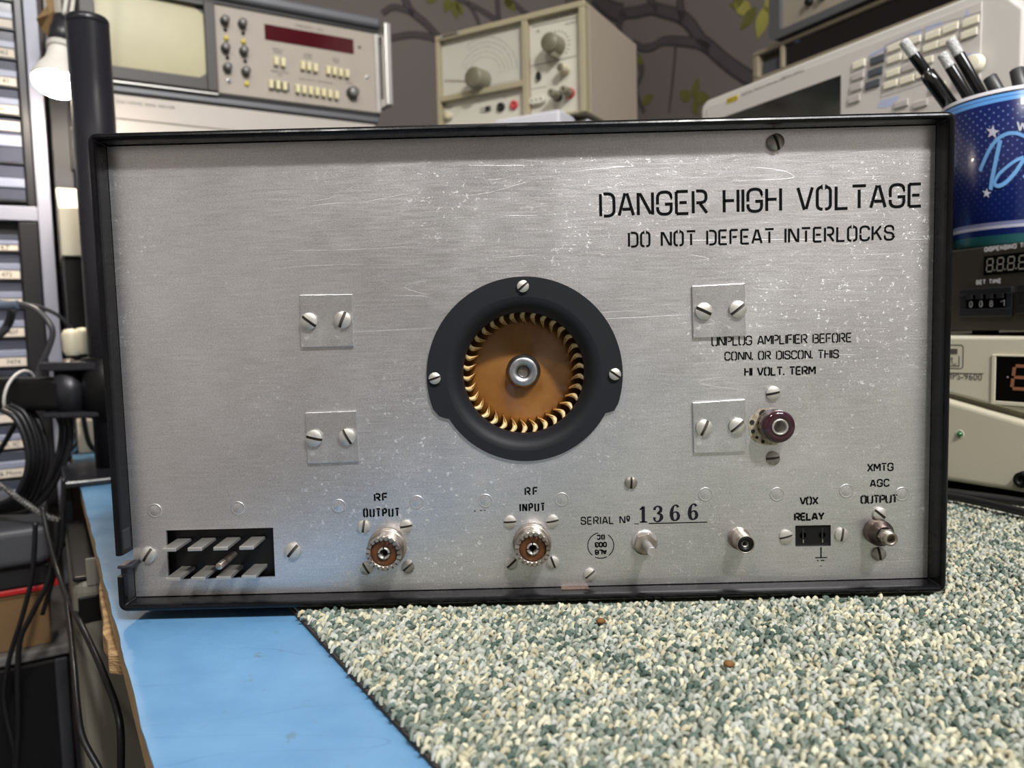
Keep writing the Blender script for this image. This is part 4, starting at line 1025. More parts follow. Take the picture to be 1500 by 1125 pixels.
for (x, y), cm in (((806, 135), m_blk), ((824, 130.5), mat('red_terminal', (170, 40, 36), 0.4))):
    a, b = onF(FT, x, y, 0.022); g = FT.at(a, b)
    mb = MB(); mb.lathe(g, [(0.0062, 0.0015), (0.0058, 0.019), (0.0048, 0.022), (0.0022, 0.022), (0.0022, 0.016), (0, 0.016)], 18, caps=False); o = mb.build('binding_post', m_gknob, tf)
    MB().lathe(g, [(0.0074, -0.0038), (0.0072, 0.0015), (0.004, 0.0015)], 18, caps=False).build('collar', cm, o)
g = FTd.at(*onF(FTd, 789, 148)); mb = MB(); mb.prism(g, rrect(-0.0125, 0.0125, -0.0055, 0.0055, 0.005), 0.0001, 0.008); o = mb.build('socket_block', m_white, tf, 0.0012)
for x in (-0.0075, 0, 0.0075): MB().lathe(g.at(x, 0), [(0.0014, 0.0081), (0, 0.0081)], 10, caps=False).build('socket_hole', m_blk, o)
FTl = FT.at(0, 0, -0.0059)
for (x, y), cm in (((734.5, 157), m_blk), ((753.5, 154), mat('red_jack', (186, 60, 62), 0.4))):
    g = FTl.at(*onF(FTl, x, y)); mb = MB(); mb.lathe(g, [(0.0066, 0), (0.0062, 0.004), (0.0026, 0.004), (0.0026, 0.001), (0, 0.001)], 18, caps=False); mb.build('jack', cm, tf)
g = FTl.at(*onF(FTl, 712, 160)); MB().box(g, -0.010, 0.010, -0.004, 0.004, 0, 0.001).build('slide_switch_plate', m_silver, tf); MB().box(g, 0.001, 0.008, -0.003, 0.003, 0.0011, 0.004).build('slide_switch', m_blk, tf)
knob(FTl, 655, 169, 0.006, 0, 0.008, m_iv, tf, 'small_knob')
mb = MB(); mb.ribbon(FTd, [onF(FTd, 779, 40), onF(FTd, 846, 25)], 0.0012, 0.0001); mb.ribbon(FTd, [onF(FTd, 777, 97), onF(FTd, 845, 82)], 0.0012, 0.0001); mb.ribbon(FTd, [onF(FTd, 776, 131), onF(FTd, 800, 127)], 0.0008, 0.0001)
mb.build('panel_line', m_print, tf)
small(FTd, 'WIDE BAND GENERATOR', 820, 23.5, 0.0046, tf); small(FTd, 'TG 20', 844, 17, 0.0042, tf); small(FTd, 'dB', 788, 46, 0.005, tf); small(FTd, 'OUTPUT', 837, 34, 0.005, tf)
small(FTl, 'ON', 740, 142, 0.004, tf); small(FTl, 'FREQ', 659, 158, 0.0045, tf)
g = FT.at(*onF(FT, 659, 51, 0.0062)); MB().box(g, -0.013, 0.013, -0.0022, 0.0022, 0.0061, 0.0068).build('name_badge', mat('dark_badge', (96, 88, 78), 0.4), tf)
for x in (-0.0155, 0.0155): MB().box(g, x - 0.0022, x + 0.0022, -0.0022, 0.0022, 0.0061, 0.0069).build('badge_end', m_silver, tf)
for a in (0.03, TW - 0.05):
    for c in (-0.03, -0.18): MB().box(FT, a, a + 0.02, TZ0 - 0.0045, TZ0 - 0.0002, c - 0.01, c + 0.01).build('foot', m_railb, tf)
# white flat case it stands on
wc = thing('flat_case', 'white flat plastic case lying under the cream signal generator', 'case', FT.P(TW / 2, 0.3597, -0.08))
a1 = onF(FT, 826, 168, 0.03)[0]
MB().box(FT, 0.0, TW * 0.98, 0.3597, TZ0 - 0.0048, -0.20, -0.014).build('base', mat('white_plastic', (196, 196, 202), 0.35), wc, 0.003)
MB().box(FT, TW * 0.5, a1, 0.362, TZ0 - 0.0015, -0.013, 0.045).build('lid', mat('white_plastic_lid', (206, 206, 214), 0.3), wc, 0.004, 3)

# ------------------------------------------------------------------ right: pale waveform generator on the shelf, facing the bench
GL_ = B(0.632, 0.492); GR_ = B(0.6016, 0.125)
FG = Fr(GL_, GR_ - GL_, Z)
m_pale = mat('pale_grey_plastic', (216, 212, 207), 0.42)
m_pale2 = mat('pale_grey_plate', (208, 203, 198), 0.5)
m_dgrey = mat('slate_grey_end', (72, 74, 80), 0.5)
m_lcd = mat('dark_lcd_glass', (30, 34, 34), 0.12, coat=0.5)
m_lblue = mat('pale_blue_print', (184, 190, 220), 0.55)
m_ivkey = mat('ivory_key', (236, 231, 210), 0.45)
m_grkey = mat('grey_key', (190, 184, 180), 0.45)
m_dkey = mat('dark_grey_key', (78, 84, 92), 0.35)
m_line = mat('grey_outline', (140, 140, 150), 0.6)
GZ0, GZ1 = 0.3025, 0.4640
gl = onF(FG, 1029, 160)[0] - 0.004; gr = onF(FG, 1445, 20)[0]; gr2 = onF(FG, 1498, 60)[0] + 0.002
gen = thing('waveform_generator', 'pale grey waveform generator with black screen and many small keys, right', 'instrument', FG.P((gl + gr2) / 2, 0.2957, -0.06))
MB().box(FG, gl + 0.006, gr2 - 0.004, GZ0, GZ1 - 0.006, -0.11, -0.0305).build('case', m_dgrey, gen, 0.003)
prof = rrect(gl, gr2, GZ0, GZ1, 0.009, 3)
# front shell, right upper corner cut at a slant
ch = [(gl, GZ0), (gr2 - 0.003, GZ0), (gr2 - 0.003, GZ1 - 0.030), (gr + 0.006, GZ1), (gl + 0.012, GZ1), (gl + 0.003, GZ1 - 0.004), (gl, GZ1 - 0.012)]
MB().prism(FG, ch, -0.030, -0.0015).build('front_shell', m_pale, gen, 0.003, 3)
MB().box(FG, gr2 - 0.0025, gr2 + 0.006, GZ0, GZ1 - 0.034, -0.10, -0.006).build('end_cap', m_dgrey, gen, 0.002)
ap = onF(FG, 1428, 60)[0]
MB().box(FG, gl + 0.012, ap + 0.006, GZ0 + 0.008, GZ1 - 0.010, -0.0014, 0.0).build('front_plate', m_pale2, gen, 0.0006)
a0, b0 = onF(FG, 1232, 110); bb0 = onF(FG, 1075, 161)[1]
MB().box(FG, gl + 0.022, a0, GZ0 + 0.03, b0, 0.0001, 0.0008).build('screen', m_lcd, gen)
def gkey(x, y, w_, h, mt, c=0.0022): key(FG, x, y, w_, h, 0.0001, c, mt, gen, 'key', 0.0012)
gkey(1257, 94, 0.0170, 0.0085, m_ivkey)
for x, y in ((1255.5, 111), (1253, 127.5), (1250, 145)): gkey(x, y, 0.0165, 0.0085, m_grkey)
for x, y in ((1284, 87), (1281, 105), (1277, 123)): gkey(x, y, 0.0190, 0.0085, m_dkey)
for x, y in ((1309, 69), (1337, 59.5), (1309, 86), (1333, 80), (1355, 89), (1307, 106.5), (1329.5, 98.5), (1303.5, 123.5), (1327.5, 116.5), (1351, 108), (1365, 51), (1391, 41), (1362, 68.5), (1386, 60.5), (1421, 31.5), (1418.5, 49), (1319, 152), (1347, 152), (1372, 128)): gkey(x, y, 0.0172, 0.0076, m_ivkey if (x + y) % 7 > 1.2 else m_grkey)
# printed group outlines and pale blue tabs
def group(pts, tab=None):
    q = [onF(FG, *p) for p in pts]; mb = MB(); mb.ribbon(FG, q + [q[0]], 0.0006, 0.0002); mb.build('group_outline', m_line, gen)
    if tab: MB().prism(FG, [onF(FG, *p) for p in tab], 0.00005, 0.00015).build('group_tab', m_lblue, gen)
group([(1296, 68), (1352, 43), (1346, 108), (1358, 106), (1355, 122), (1290, 143)], [(1296, 66), (1350, 42), (1349, 52), (1330, 50), (1297, 66)])
group([(1355, 41), (1408, 26), (1402, 66), (1351, 84)], [(1356, 40), (1378, 31), (1383, 35), (1356, 46)])
group([(1412, 25), (1437, 17), (1432, 52), (1408, 61)], [(1412, 24), (1417, 14), (1420, 14), (1419, 23)])
group([(1272, 84), (1297, 71), (1290, 118), (1266, 135)], [(1273, 80), (1297, 67), (1296, 74), (1276, 84)])
MB().prism(FG, [onF(FG, *p) for p in ((1284, 158), (1290, 147), (1318, 140), (1314, 150), (1300, 158))], 0.00005, 0.00015).build('group_tab', m_lblue, gen)
MB().prism(FG, [onF(FG, *p) for p in ((1415, 78), (1433, 77), (1430, 106), (1411, 108))], 0.00005, 0.00015).build('group_tab', m_lblue, gen)
knob(FG, 1422, 93, 0.0095, 0.0001, 0.008, m_ivkey, gen, 'rotary_knob', sides=28)
# makers plate and model line along the top edge
a, b = onF(FG, 1073, 145.5)
g = FG.at(a, b); MB().box(g, -0.011, 0.011, -0.0033, 0.0033, 0.0001, 0.0006).build('maker_plate', mat('yellow_plate', (214, 192, 50), 0.45), gen)
text('RIGOL', g, 0, 0, 0.0058, m_ink, gen, c=0.0008, sx=1.15)
small(FG, 'DG4102', 1094, 136, 0.0058, gen); small(FG, 'Waveform Generator', 1121.5, 125, 0.0048, gen); small(FG, 'LXI', 1146, 115.5, 0.0062, gen, m_ink); small(FG, '100MHz 500MSa/s', 1162, 109, 0.0046, gen)
for x in (gl + 0.03, gr2 - 0.05): MB().box(FG, x, x + 0.02, 0.2957, GZ0 - 0.0003, -0.09, -0.02).build('foot', m_railb, gen)

# black-window counter behind it
FK = Fr(B(0.79, 0, 0), V(-W) - U * 0.06, Z)
m_kbez = mat('putty_bezel', (146, 136, 116), 0.5)
KZ0, KZ1 = 0.385, 0.5255
k0 = onF(FK, 1105, 90)[0]; k1 = onF(FK, 1150, 90)[0]; k2 = k1 + 0.33
def kz(x, y): return onF(FK, x, y)[1]
kt = kz(1148, 58); kw1 = kz(1152, 63); kw0 = kz(1152, 98)
cnt = thing('frequency_counter', 'putty-coloured instrument with long black window, behind the waveform generator', 'instrument', FK.P((k0 + k2) / 2, 0.2957, -0.1))
MB().box(FK, k0 + 0.004, k2, 0.315, kt - 0.002, -0.175, -0.0125).build('case', m_kbez, cnt, 0.004)
mb = MB(); tb = kt - 0.002
mb.box(FK, k0, k2, tb - 0.007, tb, -0.012, 0.004); mb.box(FK, k0, k2, 0.315, kw0, -0.012, 0.004)
mb.box(FK, k0, k0 + 0.012, kw0, tb - 0.007, -0.012, 0.004); mb.box(FK, k1 - 0.008, k1, kw0, tb - 0.007, -0.012, 0.004); mb.box(FK, k2 - 0.012, k2, kw0, tb - 0.007, -0.012, 0.004)
mb.build('front_bezel', m_kbez, cnt, 0.002)
MB().box(FK, k1, k2 - 0.012, kw0, tb - 0.007, -0.012, -0.001).build('display_window', mat('black_window', (16, 13, 14), 0.1, coat=0.6), cnt)
MB().box(FK, k0 + 0.012, k1 - 0.008, kw0, tb - 0.007, -0.012, -0.008).build('switch_recess', m_bezel, cnt)
MB().box(FK, k0 + 0.0155, k1 - 0.0105, kw0 - 0.004, kw0 + 0.022, -0.0079, -0.003).build('power_switch', m_dgrey, cnt, 0.001)
g = FK.at(*onF(FK, 1168, 60, 0)); MB().box(g, -0.0045, 0.0045, -0.0022, 0.0022, -0.0009, -0.0004).build('maker_mark', mat('dull_blue_mark', (92, 104, 132), 0.5), cnt)
mb = MB()
for i in range(9):
    a, b = onF(FK, 1178 + i * 5.6, 55.5 - i * 2.5, -0.0009); g = FK.at(a, b, -0.0009); mb.ribbon(g, [(-.002, -.0018), (-.002, .0018), (.0012, .0018), (.0012, -.0018)][: 2 + i % 3], 0.0008, 0.0002)
mb.build('window_lettering', mat('dim_grey_print', (84, 80, 88), 0.6), cnt)
for x in (k0 + 0.03, k2 - 0.05): MB().box(FK, x, x + 0.02, 0.2957, 0.3148, -0.16, -0.03).build('foot', m_railb, cnt)

# rubber-bumpered meter on top of that
n0 = onF(FK, 1126, 20, 0.012)[0]
bm = thing('bench_meter', 'light grey bench meter in a dark rubber bumper, at the top right edge', 'instrument', FK.P(n0 + 0.12, kt, -0.1))
mb = MB(); n1 = n0 + 0.26; nz = kt + 0.0005
MB().box(FK, n0 + 0.010, n1 - 0.010, nz + 0.008, nz + 0.088, -0.17, 0.004).build('body', mat('putty_meter', (150, 142, 128), 0.5), bm, 0.002)
m_bump = mat('rubber_bumper', (86, 86, 88), 0.42)
out = rrect(n0, n1, nz, nz + 0.098, 0.012, 4); inn = [rrect(n0 + 0.022, n1 - 0.022, nz + 0.0115, nz + 0.087, 0.006, 4)]
plate_with_holes(FK, out, inn, -0.02, 0.012).build('front_bumper', m_bump, bm, 0.0025, 3)
g = FK.at(n0 + 0.09, nz + 0.03); knob(FK, 0, 0, 0.006, 0.0042, 0.012, m_blk, bm, a=n0 + 0.075, b=nz + 0.036); knob(FK, 0, 0, 0.006, 0.0042, 0.012, m_blk, bm, a=n0 + 0.10, b=nz + 0.036)

# ------------------------------------------------------------------ right: power supply, dispenser, cup of pens
FPw = Fr(B(0.41, 0.10, 0), -W, Z)
m_psu = mat('warm_beige_plastic', (208, 202, 182), 0.45)
m_psu2 = mat('warm_beige_plastic_lower', (196, 190, 170), 0.45)
m_seg = mat('orange_led_segment', (150, 98, 74), 0.4)
m_segd = mat('unlit_led_segment', (150, 146, 140), 0.4)
m_dark = mat('dark_brown_panel', (62, 57, 50), 0.5, var=(30, 0.3, (56, 52, 46)))
PZ0, PZ1 = 0.0155, 0.1312
psu = thing('power_supply', 'warm beige bench power supply with digital display on the green carpet, right edge', 'instrument', B(0.52, -0.01, 0.0045))
MB().box(FPw, 0.0, 0.24, PZ0, PZ1, -0.22, -0.008).build('case', m_psu, psu, 0.003)
ra, rb = onF(FPw, 1395, 588, 0.0); ra2, rb2 = onF(FPw, 1500, 620, 0.0)
def ridge(a): return rb + (rb2 - rb) * (a - ra) / (ra2 - ra)
w0_, w1_ = onF(FPw, 1460, 522, 0)[0], 0.225
h1_, h0_ = onF(FPw, 1462, 522, 0)[1], onF(FPw, 1462, 587, 0)[1]
MB().prism(FPw, [(0.0, ridge(0) + .0035), (0.03, ridge(0.03) + .0035), (w1_, ridge(w1_) + .010), (0.24, ridge(w1_) + .012), (0.24, PZ1 - 0.006), (0.236, PZ1), (0.0, PZ1)], -0.0078, 0.0).build('upper_front', m_psu, psu, 0.0022, 3)
low = [(0.0, PZ0), (0.24, PZ0), (0.24, ridge(w1_) + .006), (w1_, ridge(w1_) + .004), (0.03, ridge(.03)), (0.0, ridge(0))]
MB().prism(FPw, low, -0.0078, 0.004).build('lower_front', m_psu2, psu, 0.004, 4)
fr_ = MB(); e = 0.003
for (A0, A1, B0, B1) in ((w0_ - e, w0_, h0_ - e, h1_ + e * .5), (w0_, w1_, h0_ - e, h0_), (w0_, w1_, h1_, h1_ + e * .5)): fr_.box(FPw, A0, A1, B0, B1, 0.0, 0.0012)
fr_.build('display_frame', mat('light_frame', (214, 208, 188), 0.45), psu, 0.0004)
MB().box(FPw, w0_, w1_, h0_, h1_, 0.0001, 0.0006).build('display_window', mat('psu_window', (14, 12, 11), 0.1, coat=0.5), psu)
for i in range(3):
    mb = MB(); a, b = onF(FPw, 1482 + i * 34, 569, 0.0008)
    seven_seg(mb, FPw, a, b, 0.0105, 0.0170, 0.0024, 0.0009, 0.1); mb.build('led_digit', m_seg, psu)
MB().lathe(FPw.at(*onF(FPw, 1476, 552.5, .0008)), [(.0008, .0008), (0, .0010)], 8, caps=False).build('led_dot', m_segd, psu)
g = FPw.at(*onF(FPw, 1406, 636, 0.004)); MB().lathe(g, [(0.0036, 0.0041), (0.0030, 0.0046), (0.0024, 0.0042)], 20, caps=False).build('led_rim', m_psu, psu)
MB().lathe(g, [(0.0023, 0.0041), (0.0018, 0.0056), (0.0008, 0.0062), (0, 0.0063)], 16, caps=False).build('green_led', mat('green_led', (44, 104, 58), 0.3, coat=0.4), psu)
a, b = onF(FPw, 1428, 552.5); text('MPS-9600', FPw, a - 0.0085, b, 0.0078, m_print, psu, sx=0.9)
mb = MB(); mb.ribbon(FPw, [onF(FPw, 1390, 546.5), onF(FPw, 1441, 547.5)], 0.0007, 0.0002); mb.build('badge_line', m_print, psu)
ga, gb = onF(FPw, 1411.5, 540); ga -= 0.0005
mb = MB(); q = rrect(ga - 0.026, ga, gb, gb + 0.0185, 0.002, 3); mb.ribbon(FPw, q + [q[0]], 0.0007, 0.0002); mb.box(FPw, ga - 0.016, ga - 0.0045, gb + 0.0115, gb + 0.0155, 0.0001, 0.0003)
mb.ribbon(FPw, [(ga - 0.022, gb + 0.002), (ga - 0.003, gb + 0.002), (ga - 0.003, gb + 0.010)], 0.0007, 0.0002); mb.build('badge', m_print, psu)
text('M', FPw, ga - 0.0105, gb + 0.006, 0.0075, m_print, psu); text('adj', FPw, ga - 0.0065, gb + 0.0035, 0.003, m_print, psu)
g = FPw.at(*onF(FPw, 1502, 702, 0.004)); MB().lathe(g, [(0.0062, 0.0041), (0.0058, 0.010), (0.003, 0.010), (0.0028, 0.006), (0, 0.006)], 20, caps=False).build('output_terminal', m_blkpl, psu)
for x in (0.02, 0.20):
    for c in (-0.03, -0.19): MB().box(FPw, x, x + 0.02, 0.0063, PZ0 - 0.0002, c - 0.01, c + 0.01).build('foot', m_railb, psu)
MB().box(FPw, 0.0, 0.24, PZ0 - 0.0014, PZ0 - 0.0002, -0.21, -0.006).build('base_plate', m_railb, psu)

# glue dispenser timer on top of the power supply, turned towards the camera
th_ = R(18)
dr = (-W) * math.cos(th_) - U * math.sin(th_)
FD = Fr(B(0.440, 0.0, 0), dr, Z)
DZ0 = onF(FD, 1400, 484)[1]; DZ1 = onF(FD, 1440, 361.5)[1]
d0, d1 = onF(FD, 1392, 420)[0] - 0.02, onF(FD, 1500, 420)[0] + 0.085
disp = thing('dispenser_timer', 'dark brown dispensing timer box with thumbwheel switches, between cup and power supply', 'instrument', FD.P((d0 + d1) / 2, PZ1, -0.07))
MB().box(FD, d0, d1, DZ0, DZ1, -0.125, -0.002).build('case', m_dark, disp, 0.001)
MB().box(FD, d0, d1, DZ0 + 0.0005, DZ1 - 0.0005, -0.0019, 0.0).build('front_panel', m_dark, disp, 0.0006)
a0, b1 = onF(FD, 1442, 375.5); b0 = onF(FD, 1442, 403)[1]
m_dwin = mat('display_black', (12, 12, 12), 0.15, coat=0.4)
MB().box(FD, a0, a0 + 0.062, b0, b1, 0.0001, 0.0005).build('display_window', m_dwin, disp)
hh_ = (b1 - b0) * 0.66
for i in range(5):
    mb = MB(); a = a0 + 0.0030 + i * 0.0098; b = b0 + (b1 - b0) * 0.17
    seven_seg(mb, FD, a, b, 0.0056, hh_, 0.0011, 0.0007, 0.06); mb.ribbon(FD, [(a + 0.0076, b), (a + 0.0076, b + 0.0012)], 0.0012, 0.0007); mb.build('digit', m_segd, disp)
m_wprint = mat('white_print', (226, 226, 232), 0.6)
a, b = onF(FD, 1442, 366.5)
lettering(FD, 'DISPENSING TIME', (a, b - 0.0017), (a + 0.0445, b - 0.0017), 0.0042, 0.0011, 0.0002).build('lettering', m_wprint, disp)
p, q = onF(FD, 1429.5, 418.5), onF(FD, 1467, 414); lettering(FD, 'SET TIME', (p[0], (p[1] + q[1]) / 2), (q[0], (p[1] + q[1]) / 2), 0.0041, 0.0011, 0.0002).build('lettering', m_wprint, disp)
def thumbwheel(x0, x1, y0, y1, digits):
    p, q = onF(FD, x0, y0), onF(FD, x1, y1); A0, A1, B1_, B0_ = p[0], q[0], p[1], q[1]
    mb = MB(); t = (B1_ - B0_) * 0.22
    mb.box(FD, A0, A1, B1_ - t, B1_, 0.0001, 0.0035); mb.box(FD, A0, A1, B0_, B0_ + t * 1.3, 0.0001, 0.0035); mb.box(FD, A0, A0 + t, B0_ + t, B1_ - t, 0.0001, 0.003); mb.box(FD, A1 - t, A1, B0_ + t, B1_ - t, 0.0001, 0.003)
    o = mb.build('thumbwheel_switch', m_blkpl2, disp, 0.0005)
    MB().box(FD, A0 + t, A1 - t, B0_ + t, B1_ - t, 0.0001, 0.0012).build('window', m_dwin, o)
    n = len(digits); sp = (A1 - A0 - 2 * t) / n
    for i, d in enumerate(digits):
        mb = MB(); lettering(FD, d, (A0 + t + sp * i + sp * .3, B0_ + t + (B1_ - B0_) * .12), (A0 + t + sp * i + sp * .72, B0_ + t + (B1_ - B0_) * .12), (B1_ - B0_) * 0.22, 0.0007, 0.0014, mb); mb.build('digit', m_wprint, o)
        MB().box(FD, A0 + t + sp * i + sp * .25, A0 + t + sp * i + sp * .8, B1_ - t * 1.7, B1_ - t * 0.9, 0.0030, 0.0046).build('wheel_tooth', m_blkpl2, o)
thumbwheel(1411, 1486, 424, 463, '0081'); thumbwheel(1496, 1571, 417, 458, '0000')
for x in (d0 + 0.02, d1 - 0.04): 
    for c in (-0.03, -0.10): MB().box(FD, x, x + 0.014, PZ1 + 0.0002, DZ0 - 0.0002, c - 0.007, c + 0.007).build('foot', m_railb, disp)

# printed cup
CB = V((0.419, 0.264, DZ1 + 0.0003)); CHT = 0.3222 - CB.z; CR0, CRD = 0.0470, 0.0600
def crad(z): return CR0 + (CRD - CR0) * (z - CB.z) / CHT
def cup_material():
    m = bpy.data.materials.new('printed_cup'); m.use_nodes = True; nt = m.node_tree; N = nt.nodes; L = nt.links; b = N['Principled BSDF']
    b.inputs['Roughness'].default_value = 0.25; b.inputs['Coat Weight'].default_value = 0.3
    tc = N.new('ShaderNodeTexCoord'); sp = N.new('ShaderNodeSeparateXYZ'); L.new(tc.outputs['Object'], sp.inputs[0])
    def ma(op, x, y=None, z=None):
        q = N.new('ShaderNodeMath'); q.operation = op
        for i, v in enumerate((x, y, z)):
            if v is None: continue
            if isinstance(v, (int, float)): q.inputs[i].default_value = v
            else: L.new(v, q.inputs[i])
        return q.outputs[0]
    zz = ma('ADD', sp.outputs['Z'], CHT / 2)
    ang = ma('MULTIPLY', ma('ARCTAN2', sp.outputs['Y'], sp.outputs['X']), CRD)
    cr = N.new('ShaderNodeValToRGB'); cr.color_ramp.interpolation = 'CONSTANT'
    bands = [(CB.z, (40, 100, 106)), (0.2108, (20, 38, 104)), (0.2158, (206, 208, 230)), (0.2185, (140, 146, 190)), (0.2211, (18, 32, 94)),
             (0.3120, (96, 158, 224)), (0.3150, (40, 60, 130)), (0.3156, (96, 158, 224)), (0.3179, (22, 24, 58)), (0.3190, (228, 226, 234))]
    bands = [(max(0.0, z - CB.z), c) for z, c in bands]
    els = cr.color_ramp.elements
    while len(els) > 1: els.remove(els[-1])
    els[0].position = 0; els[0].color = lin(bands[0][1])
    for p, c in bands[1:]: e_ = els.new(p / CHT); e_.color = lin(c)
    L.new(ma('DIVIDE', zz, CHT), cr.inputs['Fac'])
    S = 0.0066                                              # dot lattice
    u_ = ma('DIVIDE', ang, S); v_ = ma('DIVIDE', zz, S)
    def lat(ou, ov):
        fu = ma('SUBTRACT', ma('FRACT', ma('ADD', u_, ou)), 0.5); fv = ma('SUBTRACT', ma('FRACT', ma('ADD', v_, ov)), 0.5)
        return ma('LESS_THAN', ma('ADD', ma('MULTIPLY', fu, fu), ma('MULTIPLY', fv, fv)), 0.012)
    dot = ma('MAXIMUM', lat(0, 0), lat(0.5, 0.5))
    dot = ma('MULTIPLY', dot, ma('MULTIPLY', ma('GREATER_THAN', zz, 0.2225 - CB.z), ma('LESS_THAN', zz, 0.3110 - CB.z)))
    fade = N.new('ShaderNodeMapRange'); fade.inputs['From Min'].default_value = 0.03; fade.inputs['From Max'].default_value = 0.09; fade.inputs['To Min'].default_value = 0.06; fade.inputs['To Max'].default_value = 0.42
    L.new(zz, fade.inputs['Value'])
    mx = N.new('ShaderNodeMix'); mx.data_type = 'RGBA'; mx.inputs['B'].default_value = lin((140, 168, 220)); L.new(cr.outputs['Color'], mx.inputs['A'])
    L.new(ma('MULTIPLY', dot, fade.outputs['Result']), mx.inputs['Factor']); L.new(mx.outputs['Result'], b.inputs['Base Color'])
    return m
FCu = Fr(CB, (1, 0, 0), (0, 1, 0))
cup = thing('cup', 'navy blue dotted cup with light blue bands and script, holding pens', 'cup', CB)
mb = MB(); mb.lathe(FCu, [(0, 0.0), (CR0 * .97, 0), (CR0, 0.002), (CRD, CHT - 0.001), (CRD - 0.0008, CHT)], 64, caps=False)
mb.build('wall', cup_material(), cup, origin=CB + Z * (CHT / 2))
mb = MB(); mb.lathe(FCu, [(CRD - 0.0008, CHT), (CRD - 0.0028, CHT), (CRD - 0.0032, CHT - 0.002), (CR0 - 0.0032, 0.004), (0, 0.004)], 64, caps=False); mb.build('inside', m_wprint, cup)
def oncyl(x, y, r=CRD + 0.0003):
    d = ray(x, y); ox, oy = CC.x - CB.x, CC.y - CB.y
    A = d.x ** 2 + d.y ** 2; Bq = ox * d.x + oy * d.y
    for _ in range(8):
        C_ = ox * ox + oy * oy - r * r; D = Bq * Bq - A * C_; k = (-Bq - math.sqrt(max(D, 0))) / A
        p = CC + d * k; r = crad(p.z) + 0.0003; return math.atan2(p.y - CB.y, p.x - CB.x), p.z
def cyl_ribbon(mb, pts, wpx, dr_=0.0003):
    q = smoothpts(pts, 8); w_ = wpx / 2; n = len(q); vs = []
    for i in range(n):
        a = V(q[max(i - 1, 0)]); b = V(q[min(i + 1, n - 1)]); d = (b - a).normalized(); nn = V((-d.y, d.x))
        ww = w_[i] if isinstance(w_, list) else w_
        for s in (1, -1):
            t, z = oncyl(q[i][0] + nn.x * ww * s, q[i][1] + nn.y * ww * s); rr = crad(z) + dr_; vs.append((CB.x + rr * math.cos(t), CB.y + rr * math.sin(t), z))
    mb.add(vs, [(2 * i, 2 * i + 1, 2 * i + 3, 2 * i + 2) for i in range(n - 1)])
m_script = mat('light_blue_script', (118, 176, 236), 0.35)
mb = MB()
cyl_ribbon(mb, [(1463, 204), (1458, 222), (1452, 244), (1447, 262), (1444, 277)], 6.4, 0.0004)
cyl_ribbon(mb, [(1428, 250), (1434, 238), (1444, 220), (1455, 206), (1468, 197), (1482, 193.5), (1496, 196), (1510, 205), (1518, 222), (1514, 242), (1500, 258)], 5.2, 0.0003)
cyl_ribbon(mb, [(1450, 268), (1458, 255), (1471, 244), (1486, 234), (1500, 228)], 4.6, 0.0005)
cyl_ribbon(mb, [(1450, 268), (1457, 271), (1468, 267), (1480, 257), (1490, 246), (1501, 230)], 6.0, 0.0006)
mb.build('script_lettering', m_script, cup)
m_star = mat('silver_star', (206, 206, 224), 0.35)
for x, y, r in ((1451.5, 192.5, 11), (1437, 282, 8.0)):
    mb = MB(); ctr = oncyl(x, y); rq = crad(ctr[1]) + .0004; vs = [(CB.x + rq * math.cos(ctr[0]), CB.y + rq * math.sin(ctr[0]), ctr[1])]
    for i in range(10):
        t = R(82 + 36 * i); rr = r if i % 2 == 0 else r * 0.4; tt, z = oncyl(x + rr * math.cos(t), y - rr * math.sin(t)); rq = crad(z) + .0004; vs.append((CB.x + rq * math.cos(tt), CB.y + rq * math.sin(tt), z))
    mb.add(vs, [(0, (i + 1) % 10 + 1, i + 1) for i in range(10)]); mb.build('star', m_star, cup)
mb = MB()
for a_, b_ in (((1490.5, 178), (1494, 190)), ((1494, 190), (1498, 179)), ((1498, 179), (1502, 189)), ((1502, 189), (1506, 176))): cyl_ribbon(mb, [a_, ((a_[0] + b_[0]) / 2, (a_[1] + b_[1]) / 2), b_], 3.0, 0.0004)
mb.build('small_lettering', m_star, cup)

